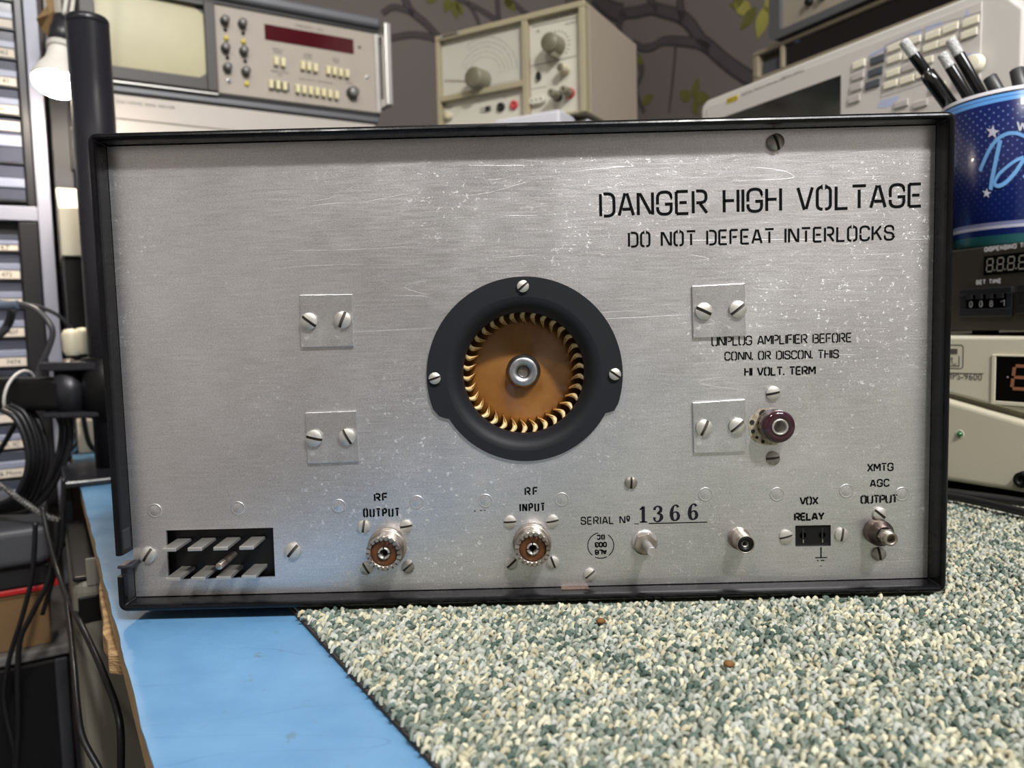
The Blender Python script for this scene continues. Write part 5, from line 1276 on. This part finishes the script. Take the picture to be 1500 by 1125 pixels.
# pens in the cup
m_pen = mat('glossy_black_pen', (18, 18, 20), 0.18, coat=0.4)
m_crys = mat('crystal_pen_top', (246, 246, 246), 0.12, trans=0.25, bump=(700, 1.0, 0.0012), var=(700, 0.12, (206, 208, 210)))
m_gpen = mat('grey_marker', (58, 58, 60), 0.4)
def pen(label, tip, mid, end, Y0, Y1, r, crys=True, grp=None, name='pen', fat=None):
    """tip, mid (where the black barrel starts) and a lower point, as seen; runs on into the cup"""
    p0 = onY(tip[0], tip[1], Y0); pe = onY(end[0], end[1], Y1)
    d = (pe - p0).normalized(); L_ = (p0.z - (CB.z + 0.0085)) / -d.z
    while L_ > 0.06:
        pf = p0 + d * L_; q_ = math.hypot(pf.x - CB.x, pf.y - CB.y)
        if q_ < crad(pf.z) - 0.0045 - r * 1.3: break
        L_ -= 0.002
    pf = p0 + d * L_
    pm = p0 + d * ((onY(mid[0], mid[1], (Y0 + Y1) / 2) - p0).dot(d))
    t = thing(name, label, 'pen', pf, grp)
    if crys:
        n = 12; mb = MB(); mb.tube([p0 + d * 0.0005 + (pm - p0) * (i / n) for i in range(n + 1)], [r * 0.55] + [r * (0.92 + 0.06 * (i % 2)) for i in range(1, n)] + [r], 10); mb.build('crystal_top', m_crys, t)
        if fat:
            k = fat; q1 = pm + d * k; mb = MB(); mb.tube([pm, pm + d * 0.001, q1 - d * 0.003, q1, q1 + d * .001, q1 + d * .012, pf], [r * .9, r * 1.0, r * 1.02, r * 0.95, r * 1.3, r * 1.38, r * 1.1], 16); mb.build('barrel', m_pen, t)
            c = q1 - d * 0.001; mb = MB(); mb.tube([c + CR * r * 1.1, c + CR * r * 1.25 + d * .010, c + CR * r * 1.35 + d * .03], [r * .35, r * .42, r * .3], 8); mb.build('clip', m_pen, t)
        else: mb = MB(); mb.tube([pm, pm + d * .001, pf], [r * .9, r, r], 16); mb.build('barrel', m_pen, t)
    else:
        mb = MB(); mb.tube([p0, p0 + d * .001, p0 + d * .018, pf], [r * .8, r * .95, r, r * .9], 14); mb.build('barrel', m_gpen, t)
pen('black pen with crystal-filled clear top, fat barrel, leftmost in the cup', (1322, 58), (1338, 79), (1396, 160), 0.285, 0.285, 0.0046, fat=0.019)
pen('thin black pen with short crystal top, second from the left in the cup', (1379, 77), (1388, 99), (1424, 152), 0.275, 0.272, 0.0043)
pen('black pen with crystal top, tallest of the middle two in the cup', (1391, 56), (1404, 79), (1442, 146), 0.290, 0.286, 0.0046)
pen('dark grey blunt marker end, just showing above the cup rim', (1449, 112), (1452, 118), (1462, 136), 0.268, 0.266, 0.0056, False, name='marker')
pen('dark marker with clipped cap, at the right picture edge in the cup', (1489, 101), (1490, 105), (1495, 124), 0.260, 0.258, 0.0058, False, name='marker')

# black leads on the carpet in front of the power supply
m_lead = mat('black_rubber_lead', (24, 23, 25), 0.45)
def lead(name, label, pts, r, mt=m_lead, grp=None, cat='cable', n=10, seg=8):
    q = smoothpts([tuple(p) for p in pts], n)
    return tag(MB().tube(q, r, seg).build(name, mt), label, cat, grp)
lead('mains_lead', 'black lead on the carpet in front of the beige power supply, upper of two', [onZ(1320, 712, .011), onZ(1395, 722, .011), onZ(1450, 729, .011), onZ(1520, 739, .011), onZ(1600, 752, .011)], 0.0033)
lead('mains_lead', 'black lead on the carpet in front of the beige power supply, lower of two', [onZ(1330, 718, .0104), onZ(1395, 727.5, .0104), onZ(1450, 739, .0104), onZ(1520, 755, .0104), onZ(1600, 770, .0104)], 0.0031)

# ------------------------------------------------------------------ left: storage rack, drawer cabinets
m_steel = mat('blue_grey_steel', (150, 152, 166), 0.45, 0.1)
FRk = Fr(B(0, 0.90, 0), U, Z)
p0 = onF(FRk, 51, 250)[0]; p1 = min(onF(FRk, 73, 250)[0], UE - 0.0008)
rack = thing('storage_rack', 'blue-grey steel rack post and rail carrying black drawer cabinets, far left', 'rack', B(-0.45, 1.05, ZF))
zb0, zb1 = onF(FRk, 30, 323)[1], onF(FRk, 30, 302)[1]
MB().box(FRk, p0, p1, ZF + 0.0005, 1.2, -0.03, 0.0).build('post', m_steel, rack, 0.001)
MB().box(FRk, -0.86, -0.84, ZF + 0.0005, 1.2, -0.03, 0.0).build('post', m_steel, rack, 0.001)
MB().box(FRk, -0.8395, p0 - 0.0002, zb0, zb1, -0.03, 0.0).build('rail', m_steel, rack, 0.001)
MB().box(FRk, -0.8395, p0 - 0.0002, zb0 + 0.002, zb1 - 0.002, -0.30, -0.0305).build('shelf_board', m_shelf, rack)
zs1 = onF(FRk, 30, 748)[1]
MB().box(FRk, -0.8395, p0 - 0.0002, zs1 - 0.012, zs1, -0.34, -0.004).build('shelf_board', m_shelf, rack)
m_cab = mat('black_cabinet_plastic', (30, 29, 32), 0.35)
m_drw = mat('smoky_clear_drawer', (84, 88, 104), 0.18, trans=0.25, coat=0.3)
m_drwb = mat('drawer_ledge', (150, 156, 178), 0.3, trans=0.15)
m_card = mat('cream_label_card', (216, 206, 192), 0.6)
def cabinet(label, z0, z1, bottoms, tops, xr, names):
    t = thing('drawer_cabinet', label, 'cabinet', B(p0 - 0.16, 1.0, z0))
    e = p0 - 0.0006
    MB().box(FRk, p0 - 0.32, e, z0, z1, -0.20, -0.020).build('cabinet_body', m_cab, t)
    er = onF(FRk, xr, (bottoms[0] + bottoms[-1]) / 2, -0.004)[0]
    MB().box(FRk, er + 0.0008, e, z0, z1, -0.0198, -0.002).build('side_frame', m_cab, t, 0.002)
    MB().box(FRk, p0 - 0.32, er - 0.2535, z0, z1, -0.0198, -0.002).build('side_frame', m_cab, t, 0.002)
    for i, yb in enumerate(bottoms):
        zb = onF(FRk, xr, yb, -0.004)[1]; zt = onF(FRk, xr, tops[i], -0.004)[1] - 0.0022; H = zt - zb
        d = MB().box(FRk, er - 0.06, er, zb, zt, -0.0198, -0.006).build('drawer', m_drw, t, 0.001)
        MB().box(FRk, er - 0.06, er - 0.0003, zb + H * 0.36, zb + H * 0.62, -0.0059, -0.0035).build('finger_ledge', m_drwb, d, 0.0008)
        if names[i] is not None:
            lb0, lb1 = (zb + 0.0003, zb + H * 0.33) if H < 0.05 or yb > 600 else (zb + H * .72, zb + H * .93)
            MB().box(FRk, er - 0.058, er - 0.001, lb0, lb1, -0.0059, -0.0040).build('label_card', m_card, d, 0.0004)
            if names[i]: text(names[i], FRk, er - 0.016, (lb0 + lb1) / 2, 0.0082, m_ink, d, c=-0.0038, align='RIGHT' if len(names[i]) > 4 else 'CENTER')
        for col in (1, 2, 3):                                # the further columns, outside the photograph, without their writing
            c_ = d.copy(); COL.objects.link(c_); c_.location = d.location - U * (0.0635 * col); c_.parent = t
            for k_ in d.children:
                if not k_.name.startswith('lettering'): g_ = k_.copy(); COL.objects.link(g_); g_.parent = c_
        MB().box(FRk, er - 0.253, er + 0.0006, zb - 0.0024, zb - 0.0004, -0.0198, -0.0025).build('divider', m_cab, t)
cabinet('upper black drawer cabinet with small clear labelled drawers, above the steel rail', zb1 + 0.0005, 0.86,
        [293, 238, 168, 127, 86, 43, 1, -40], [240, 172, 129, 88, 45, 3, -38, -80], 26, [None, '', 'Diode', '7 41', '4062', 'R & C', '', ''])
cabinet('lower black drawer cabinet with small clear labelled drawers, below the steel rail', zs1 + 0.0005, zb0 - 0.0008,
        [738, 697, 655, 617, 577, 536, 493, 450, 409, 368], [699, 657, 619, 579, 538, 495, 452, 411, 370, 342], 42, [None, 'Misc & More', 'Misc. IC', '7486', '7480', '7474', '7407', '', '472', '4.7'])

# grey bin, cardboard box and black crate on the lower shelves of the rack
FL = Fr(B(0, 0.60, 0), U, Z)
def lp(x, y): return onF(FL, x, y)
m_bin = mat('grey_bin_plastic', (66, 68, 73), 0.45)
x1_, zt = lp(97, 800); zb_ = lp(60, 866)[1]
crate_top = lp(60, 951)[1]
crt = thing('storage_crate', 'black storage crate with clear lid rim, lowest on the left', 'crate', B(x1_ - 0.16, 0.73, -0.7495))
cr1 = lp(108, 1000)[0]
MB().box(FL, -0.62, cr1 - 0.003, -0.7490, crate_top - 0.012, -0.26, -0.004).build('crate_body', mat('glossy_black_crate', (14, 14, 16), 0.2), crt, 0.006, 3)
MB().box(FL, cr1 - 0.016, cr1 - 0.004, -0.7490, crate_top - 0.014, -0.0039, -0.0005).build('corner_rib', mat('crate_rib', (60, 60, 66), 0.3), crt, 0.002)
MB().box(FL, -0.62, cr1, crate_top - 0.0115, crate_top, -0.26, 0.0).build('lid_rim', mat('clear_lid', (104, 102, 102), 0.12, coat=0.6), crt, 0.003, 3)
bx = thing('cardboard_box', 'plain brown cardboard box on the black crate, far left', 'box', B(-0.40, 0.72, crate_top + 0.0003))
bx1 = lp(73, 910)[0]; bzt = lp(60, 868)[1]
m_cb = mat('brown_cardboard', (114, 88, 56), 0.8, var=(30, 0.3, (104, 80, 50)))
MB().box(FL, -0.58, bx1, crate_top + 0.0004, bzt - 0.004, -0.22, -0.012).build('box_body', m_cb, bx, 0.001)
MB().box(FL, -0.58, bx1 + 0.002, bzt - 0.0038, bzt, -0.222, -0.010).build('box_lid', mat('cardboard_edge', (160, 128, 90), 0.8), bx, 0.001)
m_redp = mat('red_plastic', (176, 30, 34), 0.4)
rt = thing('red_tray', 'red plastic tray edge between the cardboard box and the grey bin', 'tray', B(-0.40, 0.72, bzt + 0.0003))
MB().box(FL, -0.58, bx1 + 0.004, bzt + 0.0004, bzt + 0.006, -0.21, -0.006).build('tray_base', m_redp, rt, 0.001)
MB().box(FL, bx1 + 0.0046, bx1 + 0.012, bzt + 0.0004, bzt + 0.03, -0.06, -0.012).build('tray_side', m_redp, rt, 0.002)
bn = thing('grey_bin', 'dark grey plastic bin with a lighter curved lip, under the cable loops', 'bin', B(-0.40, 0.72, bzt + 0.0064))
MB().box(FL, -0.58, bx1 + 0.004, bzt + 0.0066, lp(60, 826)[1], -0.20, -0.005).build('bin_body', mat('dark_bin', (26, 26, 30), 0.45), bn, 0.003)
MB().box(FL, -0.58, bx1 + 0.0045, lp(60, 825)[1], lp(60, 768)[1], -0.20, 0.006).build('bin_front', m_bin, bn, 0.008, 4)

# grey computer tower under the bench
FW_ = Fr(B(0, 0.32, 0), U, Z)
tx = onF(FW_, 112, 960)[0]; ztt = onF(FW_, 112, 848)[1]
tow = thing('computer_tower', 'grey-beige tower case with black top band, standing under the bench edge', 'computer', B(tx + 0.11, 0.40, ZF))
MB().box(FW_, tx, tx + 0.21, ZF + 0.0005, ztt, -0.20, 0.0).build('case', mat('grey_beige_case', (112, 110, 100), 0.5), tow, 0.012, 4)
MB().box(FW_, tx + 0.001, tx + 0.209, ztt + 0.0003, -0.034, -0.199, -0.002).build('top_band', m_blkpl, tow, 0.008, 3)
MB().box(FW_, tx + 0.010, tx + 0.040, ztt + 0.014, -0.038, -0.0019, 0.0).build('grey_insert', mat('insert_grey', (120, 118, 110), 0.5), tow, 0.001)
MB().box(FW_.at(*onF(FW_, 142, 890)), -0.012, 0.012, -0.010, 0.010, -0.001, 0.001).build('badge', m_blkpl, tow, 0.003)

# ------------------------------------------------------------------ black monitor-arm pole clamped to the bench edge
PX, PYY, PR = -0.4415, 0.440, 0.0205
m_pole = mat('satin_black_metal', (34, 34, 40), 0.3, 0.0, rvar=(40, 0.26, 0.36))
pole = thing('monitor_arm', 'black round monitor-arm pole with hinged bracket, clamped at the left bench edge', 'stand', (PX, PYY, 0))
fz = Fr((PX, PYY, 0), (1, 0, 0), (0, 1, 0))
zt = 0.4785
MB().lathe(fz, [(PR, 0.0075), (PR, zt - 0.0085)], 40).build('pole', m_pole, pole)
MB().lathe(fz, [(PR - 0.0005, zt - 0.0080), (PR + 0.0002, zt - 0.0070), (PR, zt - 0.0025), (PR - 0.002, zt), (0, zt)], 40, caps=False).build('end_cap', m_pole, pole)
MB().prism(Fr((0, 0, 0), U, W), [(q.dot(U), q.dot(W)) for q in (B(UE - 0.014, PYY * W.y + PX * W.x - 0.075), B(UE + 0.07, PYY * W.y + PX * W.x - 0.075), B(UE + 0.07, PYY * W.y + PX * W.x + 0.05), B(UE - 0.014, PYY * W.y + PX * W.x + 0.05))], 0.0004, 0.0072).build('base_plate', m_pole, pole, 0.002)
cw = PYY * W.y + PX * W.x
MB().box(FB, UE - 0.0145, UE - 0.0062, cw - 0.055, cw + 0.03, -0.16, 0.0003).build('clamp_plate', m_blkpl, pole, 0.002)
MB().box(FB, UE - 0.0061, UE + 0.05, cw - 0.05, cw + 0.025, -0.160, -0.150).build('clamp_jaw', m_blkpl, pole, 0.002)
MB().lathe(Fr(B(UE + 0.028, cw - 0.012, 0), U, W), [(0.005, -0.149), (0.005, -0.040), (0.012, -0.038), (0.012, -0.0325)], 14).build('clamp_screw', m_worn, pole)
for z in (-0.06, -0.11): MB().lathe(Fr(B(UE - 0.0145, cw - 0.035, z), W, Z), [(0.006, 0), (0.006, -0.004), (0, -0.004)], 12, caps=False).build('clamp_bolt', m_blkpl, pole)
hx = -0.482
for z0, z1 in ((0.1125, 0.1215), (0.063, 0.069)):
    mb = MB(); mb.prism(IDF, [(PX, PYY - 0.028), (PX, PYY + 0.028), (hx - 0.02, PYY + 0.012), (hx - 0.03, PYY - 0.005), (hx - 0.02, PYY - 0.028)], z0, z1); mb.build('bracket_plate', m_pole, pole, 0.0015)
MB().lathe(fz, [(PR + 0.0003, 0.060), (PR + 0.0075, 0.062), (PR + 0.0075, 0.124), (PR + 0.0003, 0.126)], 32, caps=False).build('collar', m_blkpl, pole)
fh = Fr((hx, PYY - 0.008, 0), (1, 0, 0), (0, 1, 0))
MB().lathe(fh, [(0.0145, 0.0692), (0.0145, 0.1122)], 24).build('hinge_barrel', m_blkpl2, pole)
MB().lathe(fh, [(0.006, 0.1217), (0.005, 0.1245), (0, 0.1245)], 14, caps=False).build('hinge_bolt', m_worn, pole)
mb = MB(); mb.prism(IDF, [(hx - 0.004, PYY - 0.022), (hx - 0.004, PYY + 0.006), (hx - 0.16, PYY + 0.02), (hx - 0.16, PYY - 0.012)], 0.0700, 0.1055); mb.build('arm', m_blkpl, pole, 0.006, 3)

# ------------------------------------------------------------------ hanging spotlight bulb
FA_ = Fr(B(0, 0.80, 0), U, Z)
bc = onplane(83, 126, B(0, 0.80, 0), W)
axis = (Z * 1.0 + U * 0.16 + W * 0.30).normalized()         # from the glowing face towards the cap
fb = Fr(bc, axis.cross(V((0.3, -1, 0.2))).normalized(), Z)
side = axis.cross(V((0, 1, 0))).normalized(); fb.r = side; fb.u = axis.cross(side); fb.n = axis
lamp = thing('spot_bulb', 'lit white spotlight bulb hanging in a black lampholder beside the pole', 'lamp', bc)
MB().lathe(fb, [(0.0275, 0.004), (0.0280, 0.010), (0.0235, 0.022), (0.0165, 0.034), (0.0145, 0.046), (0.0145, 0.052)], 32, caps=False).build('bulb_body', mat('white_bulb_plastic', (232, 228, 220), 0.4), lamp)
MB().lathe(fb, [(0.0273, 0.0042), (0.0262, 0.0005), (0.0220, -0.0035), (0.012, -0.0062), (0, -0.0068)], 32, caps=False).build('glowing_lens', mat('lit_lens', (255, 246, 232), 0.4, emit=((255, 240, 220), 190)), lamp)
MB().lathe(fb, [(0.0165, 0.0500), (0.0168, 0.054), (0.0165, 0.058)], 24).build('bulb_collar', mat('bulb_collar_white', (206, 202, 194), 0.45), lamp)
MB().lathe(fb, [(0.0150, 0.0582), (0.0150, 0.080), (0.0130, 0.086), (0.0130, 0.097)], 24).build('lampholder', m_blkpl2, lamp)
top_ = fb.P(0, 0, 0.097)
fx = [top_ - axis * 0.002, top_ + axis * 0.012, onplane(94, 20, B(0, 0.81, 0), W), onplane(97, 0, B(0, 0.81, 0), W), onplane(101, -40, B(0, 0.81, 0), W), onplane(104, -120, B(0, 0.81, 0), W)]
MB().tube(smoothpts([tuple(p) for p in fx], 8), 0.0026, 8).build('white_flex', mat('white_flex', (214, 210, 200), 0.5), lamp)
fx = [p + U * 0.0075 + W * 0.003 for p in fx]
MB().tube(smoothpts([tuple(p) for p in fx], 8), 0.0026, 8).build('white_flex', bpy.data.materials['white_flex'], lamp)
# brown paper tag beside the lampholder
q = [onplane(x, y, B(0, 0.835, 0), W) for x, y in ((66, -6), (72, 2), (53, 29), (60, 38), (67, 52), (84, 53), (86, 36), (80, 18), (78, -6))]
mb = MB(); n = len(q); off = [0, .006, -.004, .008, -.002, .006, .002, -.006, 0]
vs = [p + W * off[i] for i, p in enumerate(q)] + [p + W * (off[i] + 0.0012) for i, p in enumerate(q)]
ctr = sum(q, V()) / n; vs += [ctr - W * 0.008, ctr - W * 0.0068]
mb.add(vs, [(i, (i + 1) % n, 2 * n) for i in range(n)] + [((i + 1) % n + n, i + n, 2 * n + 1) for i in range(n)] + [(i + n, (i + 1) % n + n, (i + 1) % n, i) for i in range(n)])
tag(mb.build('paper_tag', mat('brown_paper', (150, 122, 82), 0.8, var=(40, 0.25, (112, 88, 56)))), 'crumpled brown paper tag hanging behind the lampholder', 'tag')
# dark upright case, papers on top of it, pale wedge box
FU = Fr(B(0, 0.935, 0), U, Z)
u0 = onF(FU, 74, 210)[0] + 0.001; u1 = -0.146
uc = thing('upright_case', 'dark grey upright case behind the bulb, right of the steel post', 'case', B((u0 + u1) / 2, 1.0, 0.0003))
MB().box(FU, u0, u1 - 0.008, 0.0004, 0.565, -0.20, 0.0).build('case_body', mat('dark_grey_case', (52, 52, 56), 0.5), uc, 0.002)
MB().box(FU, u0 + 0.022, u0 + 0.030, 0.38, 0.46, 0.0002, 0.004).build('latch', m_blkpl, uc, 0.001)
MB().lathe(FU.at(u0 + 0.028, 0.438), [(0.003, 0.0042), (0.0025, 0.008), (0, 0.0085)], 12, caps=False).build('latch_stud', m_silver, uc)
m_paper = mat('page_edges', (206, 200, 188), 0.7, stretch=(60, 60, 1), var=(6, 0.2, (150, 144, 134)))
for a, b, lb in ((u0 + 0.002, u0 + 0.013, 'pale paper file standing on the dark case behind the white flex'), (u0 + 0.0145, u1 - 0.009, 'thick stack of pale pages just above the black pole')):
    o = thing('paper_file', lb, 'papers', B((a + b) / 2, 0.99, 0.5655), 'papers on the dark case')
    MB().box(FU, a + 0.0008, b - 0.0008, 0.5660, 0.79, -0.10, -0.0015).build('pages', m_paper, o)
    MB().box(FU, a, a + 0.0006, 0.5655, 0.792, -0.10, 0.0).build('cover', m_bezel, o); MB().box(FU, b - 0.0006, b, 0.5655, 0.792, -0.10, 0.0).build('cover', m_bezel, o)
FV = Fr(B(0, 0.80, 0), U, Z)
v0 = onF(FV, 85, 310)[0]; v1 = v0 + 0.042; zA = onF(FV, 95, 303)[1]; zB = onF(FV, 90, 282)[1]; zC = onF(FV, 85, 376)[1]
wb = thing('wedge_case', 'beige case with slanted top brightly lit by the bulb above it', 'case', B((v0 + v1) / 2, 0.83, 0.0003))
fy = Fr(B(v0, 0.80, 0), -W, Z); fy.n = U
mb = MB(); mb.prism(Fr(B(v0, 0.80, 0), W, Z), [(0.0, zA), (0.040, zB + 0.012), (0.074, zB + 0.012), (0.074, zC), (-0.012, zC)], 0, v1 - v0); 
mb.v = [p for p in mb.v]
mb.build('case_top', mat('beige_wedge', (166, 161, 144), 0.5), wb, 0.0015)
MB().box(FV, v0 + 0.003, v1, 0.0004, zC - 0.0003, -0.074, 0.004).build('shaded_base', m_blkpl, wb, 0.001)  # lower case coloured black to paint in the shade on its front

# two pale plugs and the low white strip on the bench behind the pole
for x, y, s, lb in ((105, 501, 0.0105, 'pale rounded plug body by the pole, left of the pair'), (122, 499, 0.0095, 'pale rounded plug body by the pole, right of the pair')):
    p = onplane(x, y, B(0, 0.74, 0), W); f = Fr(p, U, Z)
    t = thing('plug', lb, 'plug', p); MB().lathe(Fr(p, U, W), [(s * .7, -0.016), (s, -0.010), (s, 0.010), (s * .7, 0.015), (0, 0.016)], 16, caps=False).build('plug_body', mat('ivory_plug', (216, 208, 184), 0.4), t)
    MB().tube(smoothpts([tuple(p - Z * 0.016), tuple(p - Z * 0.05 + U * 0.004), tuple(p - Z * 0.12 + U * 0.01), (p.x + .02, p.y + .01, 0.004)], 8), 0.003, 8).build('cord', m_lead, t)
p = B(-0.165, 0.80, 0.0003); f = Fr(B(-0.165, 0.77, 0), U, W)
st = thing('socket_strip', 'low cream socket strip lying on the blue bench behind the pole', 'socket strip', p)
MB().box(f, -0.012, 0.16, 0.0, 0.026, 0.0003, 0.044).build('strip_body', mat('cream_strip', (212, 200, 178), 0.5), st, 0.003)
for a in (0.02, 0.065, 0.11): MB().box(f, a - 0.012, a + 0.012, 0.004, 0.022, 0.0441, 0.0446).build('outlet', m_iv, st)

# ------------------------------------------------------------------ cables on the left
m_cab1 = mat('black_cable', (22, 22, 25), 0.4); m_cab2 = mat('dark_grey_cable', (62, 62, 66), 0.35)
def braid():
    m = mat('braided_cable', (52, 52, 56), 0.55); nt = m.node_tree
    tc = nt.nodes.new('ShaderNodeTexCoord'); w_ = nt.nodes.new('ShaderNodeTexChecker'); w_.inputs['Scale'].default_value = 420; w_.inputs['Color1'].default_value = lin((120, 118, 116)); w_.inputs['Color2'].default_value = lin((24, 24, 26))
    nt.links.new(tc.outputs['Object'], w_.inputs['Vector']); nt.links.new(w_.outputs['Color'], nt.nodes['Principled BSDF'].inputs['Base Color']); return m
m_braid = braid()
def cable(name, label, pix, r, Y0, Y1=None, mt=m_cab1, grp=None):
    Y1 = Y0 if Y1 is None else Y1; n = len(pix)
    Yl = Y0 if isinstance(Y0, list) else [Y0 + (Y1 - Y0) * i / (n - 1) for i in range(n)]
    return lead(name, label, [onY(x, y, Yl[i]) for i, (x, y) in enumerate(pix)], r, mt, grp)
G1 = 'black cable loops hanging at the left edge'
for i, (dx, dy, dY, r) in enumerate(((0, 0, 0, .0032), (7, -4, .012, .0030), (13, -8, .02, .0028), (19, -3, .028, .0032), (27, -6, .036, .003))):
    cable('cable_loop', ('outermost black cable of the loops hanging at the left edge', 'second black cable from the outside of the hanging loops', 'middle black cable of the five hanging in loops at left', 'second black cable from the pole side of the hanging loops', 'black loop cable hanging closest to the pole, of the five')[i], [(2 + dx, 600 + dy), (22 + dx, 612 + dy), (36 + dx, 640 + dy), (42 + dx, 672 + dy), (36 + dx, 702 + dy * .5), (20 + dx * .9, 728 + dx * .35), (-8 + dx * .4, 740 + dx * .3), (-40, 736 + dx * .2)], r, 0.40 + dY, mt=m_cab1, grp=G1)
for i, (dx, dY, r) in enumerate(((0, 0, .0032), (7, .012, .0030), (14, -.010, .0030))):
    cable('cable_loop', ('black cable curving down beside the pole bracket, left of three', 'black cable curving down beside the pole bracket, middle of three', 'black cable curving down beside the pole bracket, right of three')[i], [(82 + dx, 604), (90 + dx, 625), (88 + dx, 655), (78 + dx * .8, 690), (62 + dx * .6, 722), (36 + dx * .4, 745 + dx * .3), (4, 748 + dx * .4), (-40, 744)], r, 0.455 + dY, mt=m_cab1, grp='black cables curving down beside the pole bracket')
cable('cable_loop', 'black cable crossing behind the loops at the far left edge', [(-20, 690), (6, 650), (24, 618), (30, 600)], 0.003, 0.50)
cable('braided_cable', 'braided grey cable running from the left edge to the clamp', [(-14, 703), (8, 716), (34, 735), (62, 753), (92, 764), (116, 769)], 0.0031, 0.37, 0.395, m_braid)
cable('grey_cable', 'thick grey cable arching across the drawers at the left edge', [(-20, 441), (4, 444), (30, 446), (52, 453), (70, 470), (77, 488), (70, 513), (60, 535), (52, 560)], 0.0036, 0.52, mt=m_cab2)
cable('grey_cable', 'thin grey cable reaching from the arch to the pale plugs', [(28, 447), (55, 449), (82, 460), (101, 477), (112, 494), (116, 520)], 0.0024, 0.53, 0.62, mt=m_cab2)
lead('adapter', 'blue-grey cable connector sleeve lying across the drawers, left edge', [onY(-12, 447, .515), onY(8, 448, .515), (onY(26, 446, .515))], [0.0052] * 21, mat('blue_grey_sleeve', (84, 96, 112), 0.35), cat='connector')
cable('grey_cable', 'dark grey flat lead hanging behind the connector sleeve', [(18, 452), (14, 470), (4, 486), (-16, 500)], 0.0050, 0.54, mt=m_cab2)
cable('hanging_cable', 'black cable hanging in front of the cardboard box, leftmost', [(52, 765), (50, 810), (46, 850), (32, 905), (15, 960), (6, 1015), (12, 1060), (20, 1095), (24, 1150)], 0.0024, 0.335)
cable('hanging_cable', 'black cable hanging in front of the cardboard box, second from left', [(84, 760), (80, 810), (69, 855), (44, 905), (29, 940), (26, 1000), (27, 1060), (23, 1150)], 0.0026, 0.32)
cable('hanging_cable', 'black cable sweeping down past the grey-beige tower case', [(62, 745), (74, 800), (88, 848), (102, 882), (117, 911), (138, 955), (156, 997), (170, 1035), (177, 1075), (177, 1150)], 0.0023, [.33, .31, .28, .22, .15, .12, .10, .085, .075, .07])
cable('hanging_cable', 'thin black cable along the left edge of the tower case', [(98, 880), (104, 930), (108, 972), (114, 1040), (122, 1082), (146, 1128), (160, 1160)], 0.0020, [.22, .17, .13, .09, .075, .065, .06])
cable('hanging_cable', 'short black cable beside the clamp plate', [(93, 700), (92, 760), (90, 800), (80, 840), (62, 900)], 0.0022, 0.33)
G2 = 'thin black wires crossing to the bench behind the pole'
for i, pts in enumerate(([(98, 655), (110, 632), (122, 616), (140, 606)], [(96, 668), (112, 650), (128, 630), (146, 616)], [(94, 680), (112, 662), (128, 650), (146, 645)])):
    cable('thin_wire', ('upper of three thin black wires crossing to the bench behind the pole', 'middle of three thin black wires crossing to the bench behind the pole', 'lower of three thin black wires crossing to the bench behind the pole')[i], pts, 0.0022, 0.56, 0.60, grp=G2)
# white ring of a cable tie round the arm end
ring = [(hx - 0.060, PYY - 0.026 + 0.03 * 0, 0.088)]
q = []
for i in range(25): t = 2 * PI * i / 24; q.append((hx - 0.058 + 0.006 * math.sin(t), PYY - 0.0015 + 0.026 * math.cos(t), 0.0878 + 0.0245 * math.sin(t)))
tag(MB().tube(q, 0.0017, 8, False).build('cable_tie', mat('white_cable_tie', (206, 204, 200), 0.3)), 'white cable-tie ring round the monitor arm at the left edge', 'cable tie')
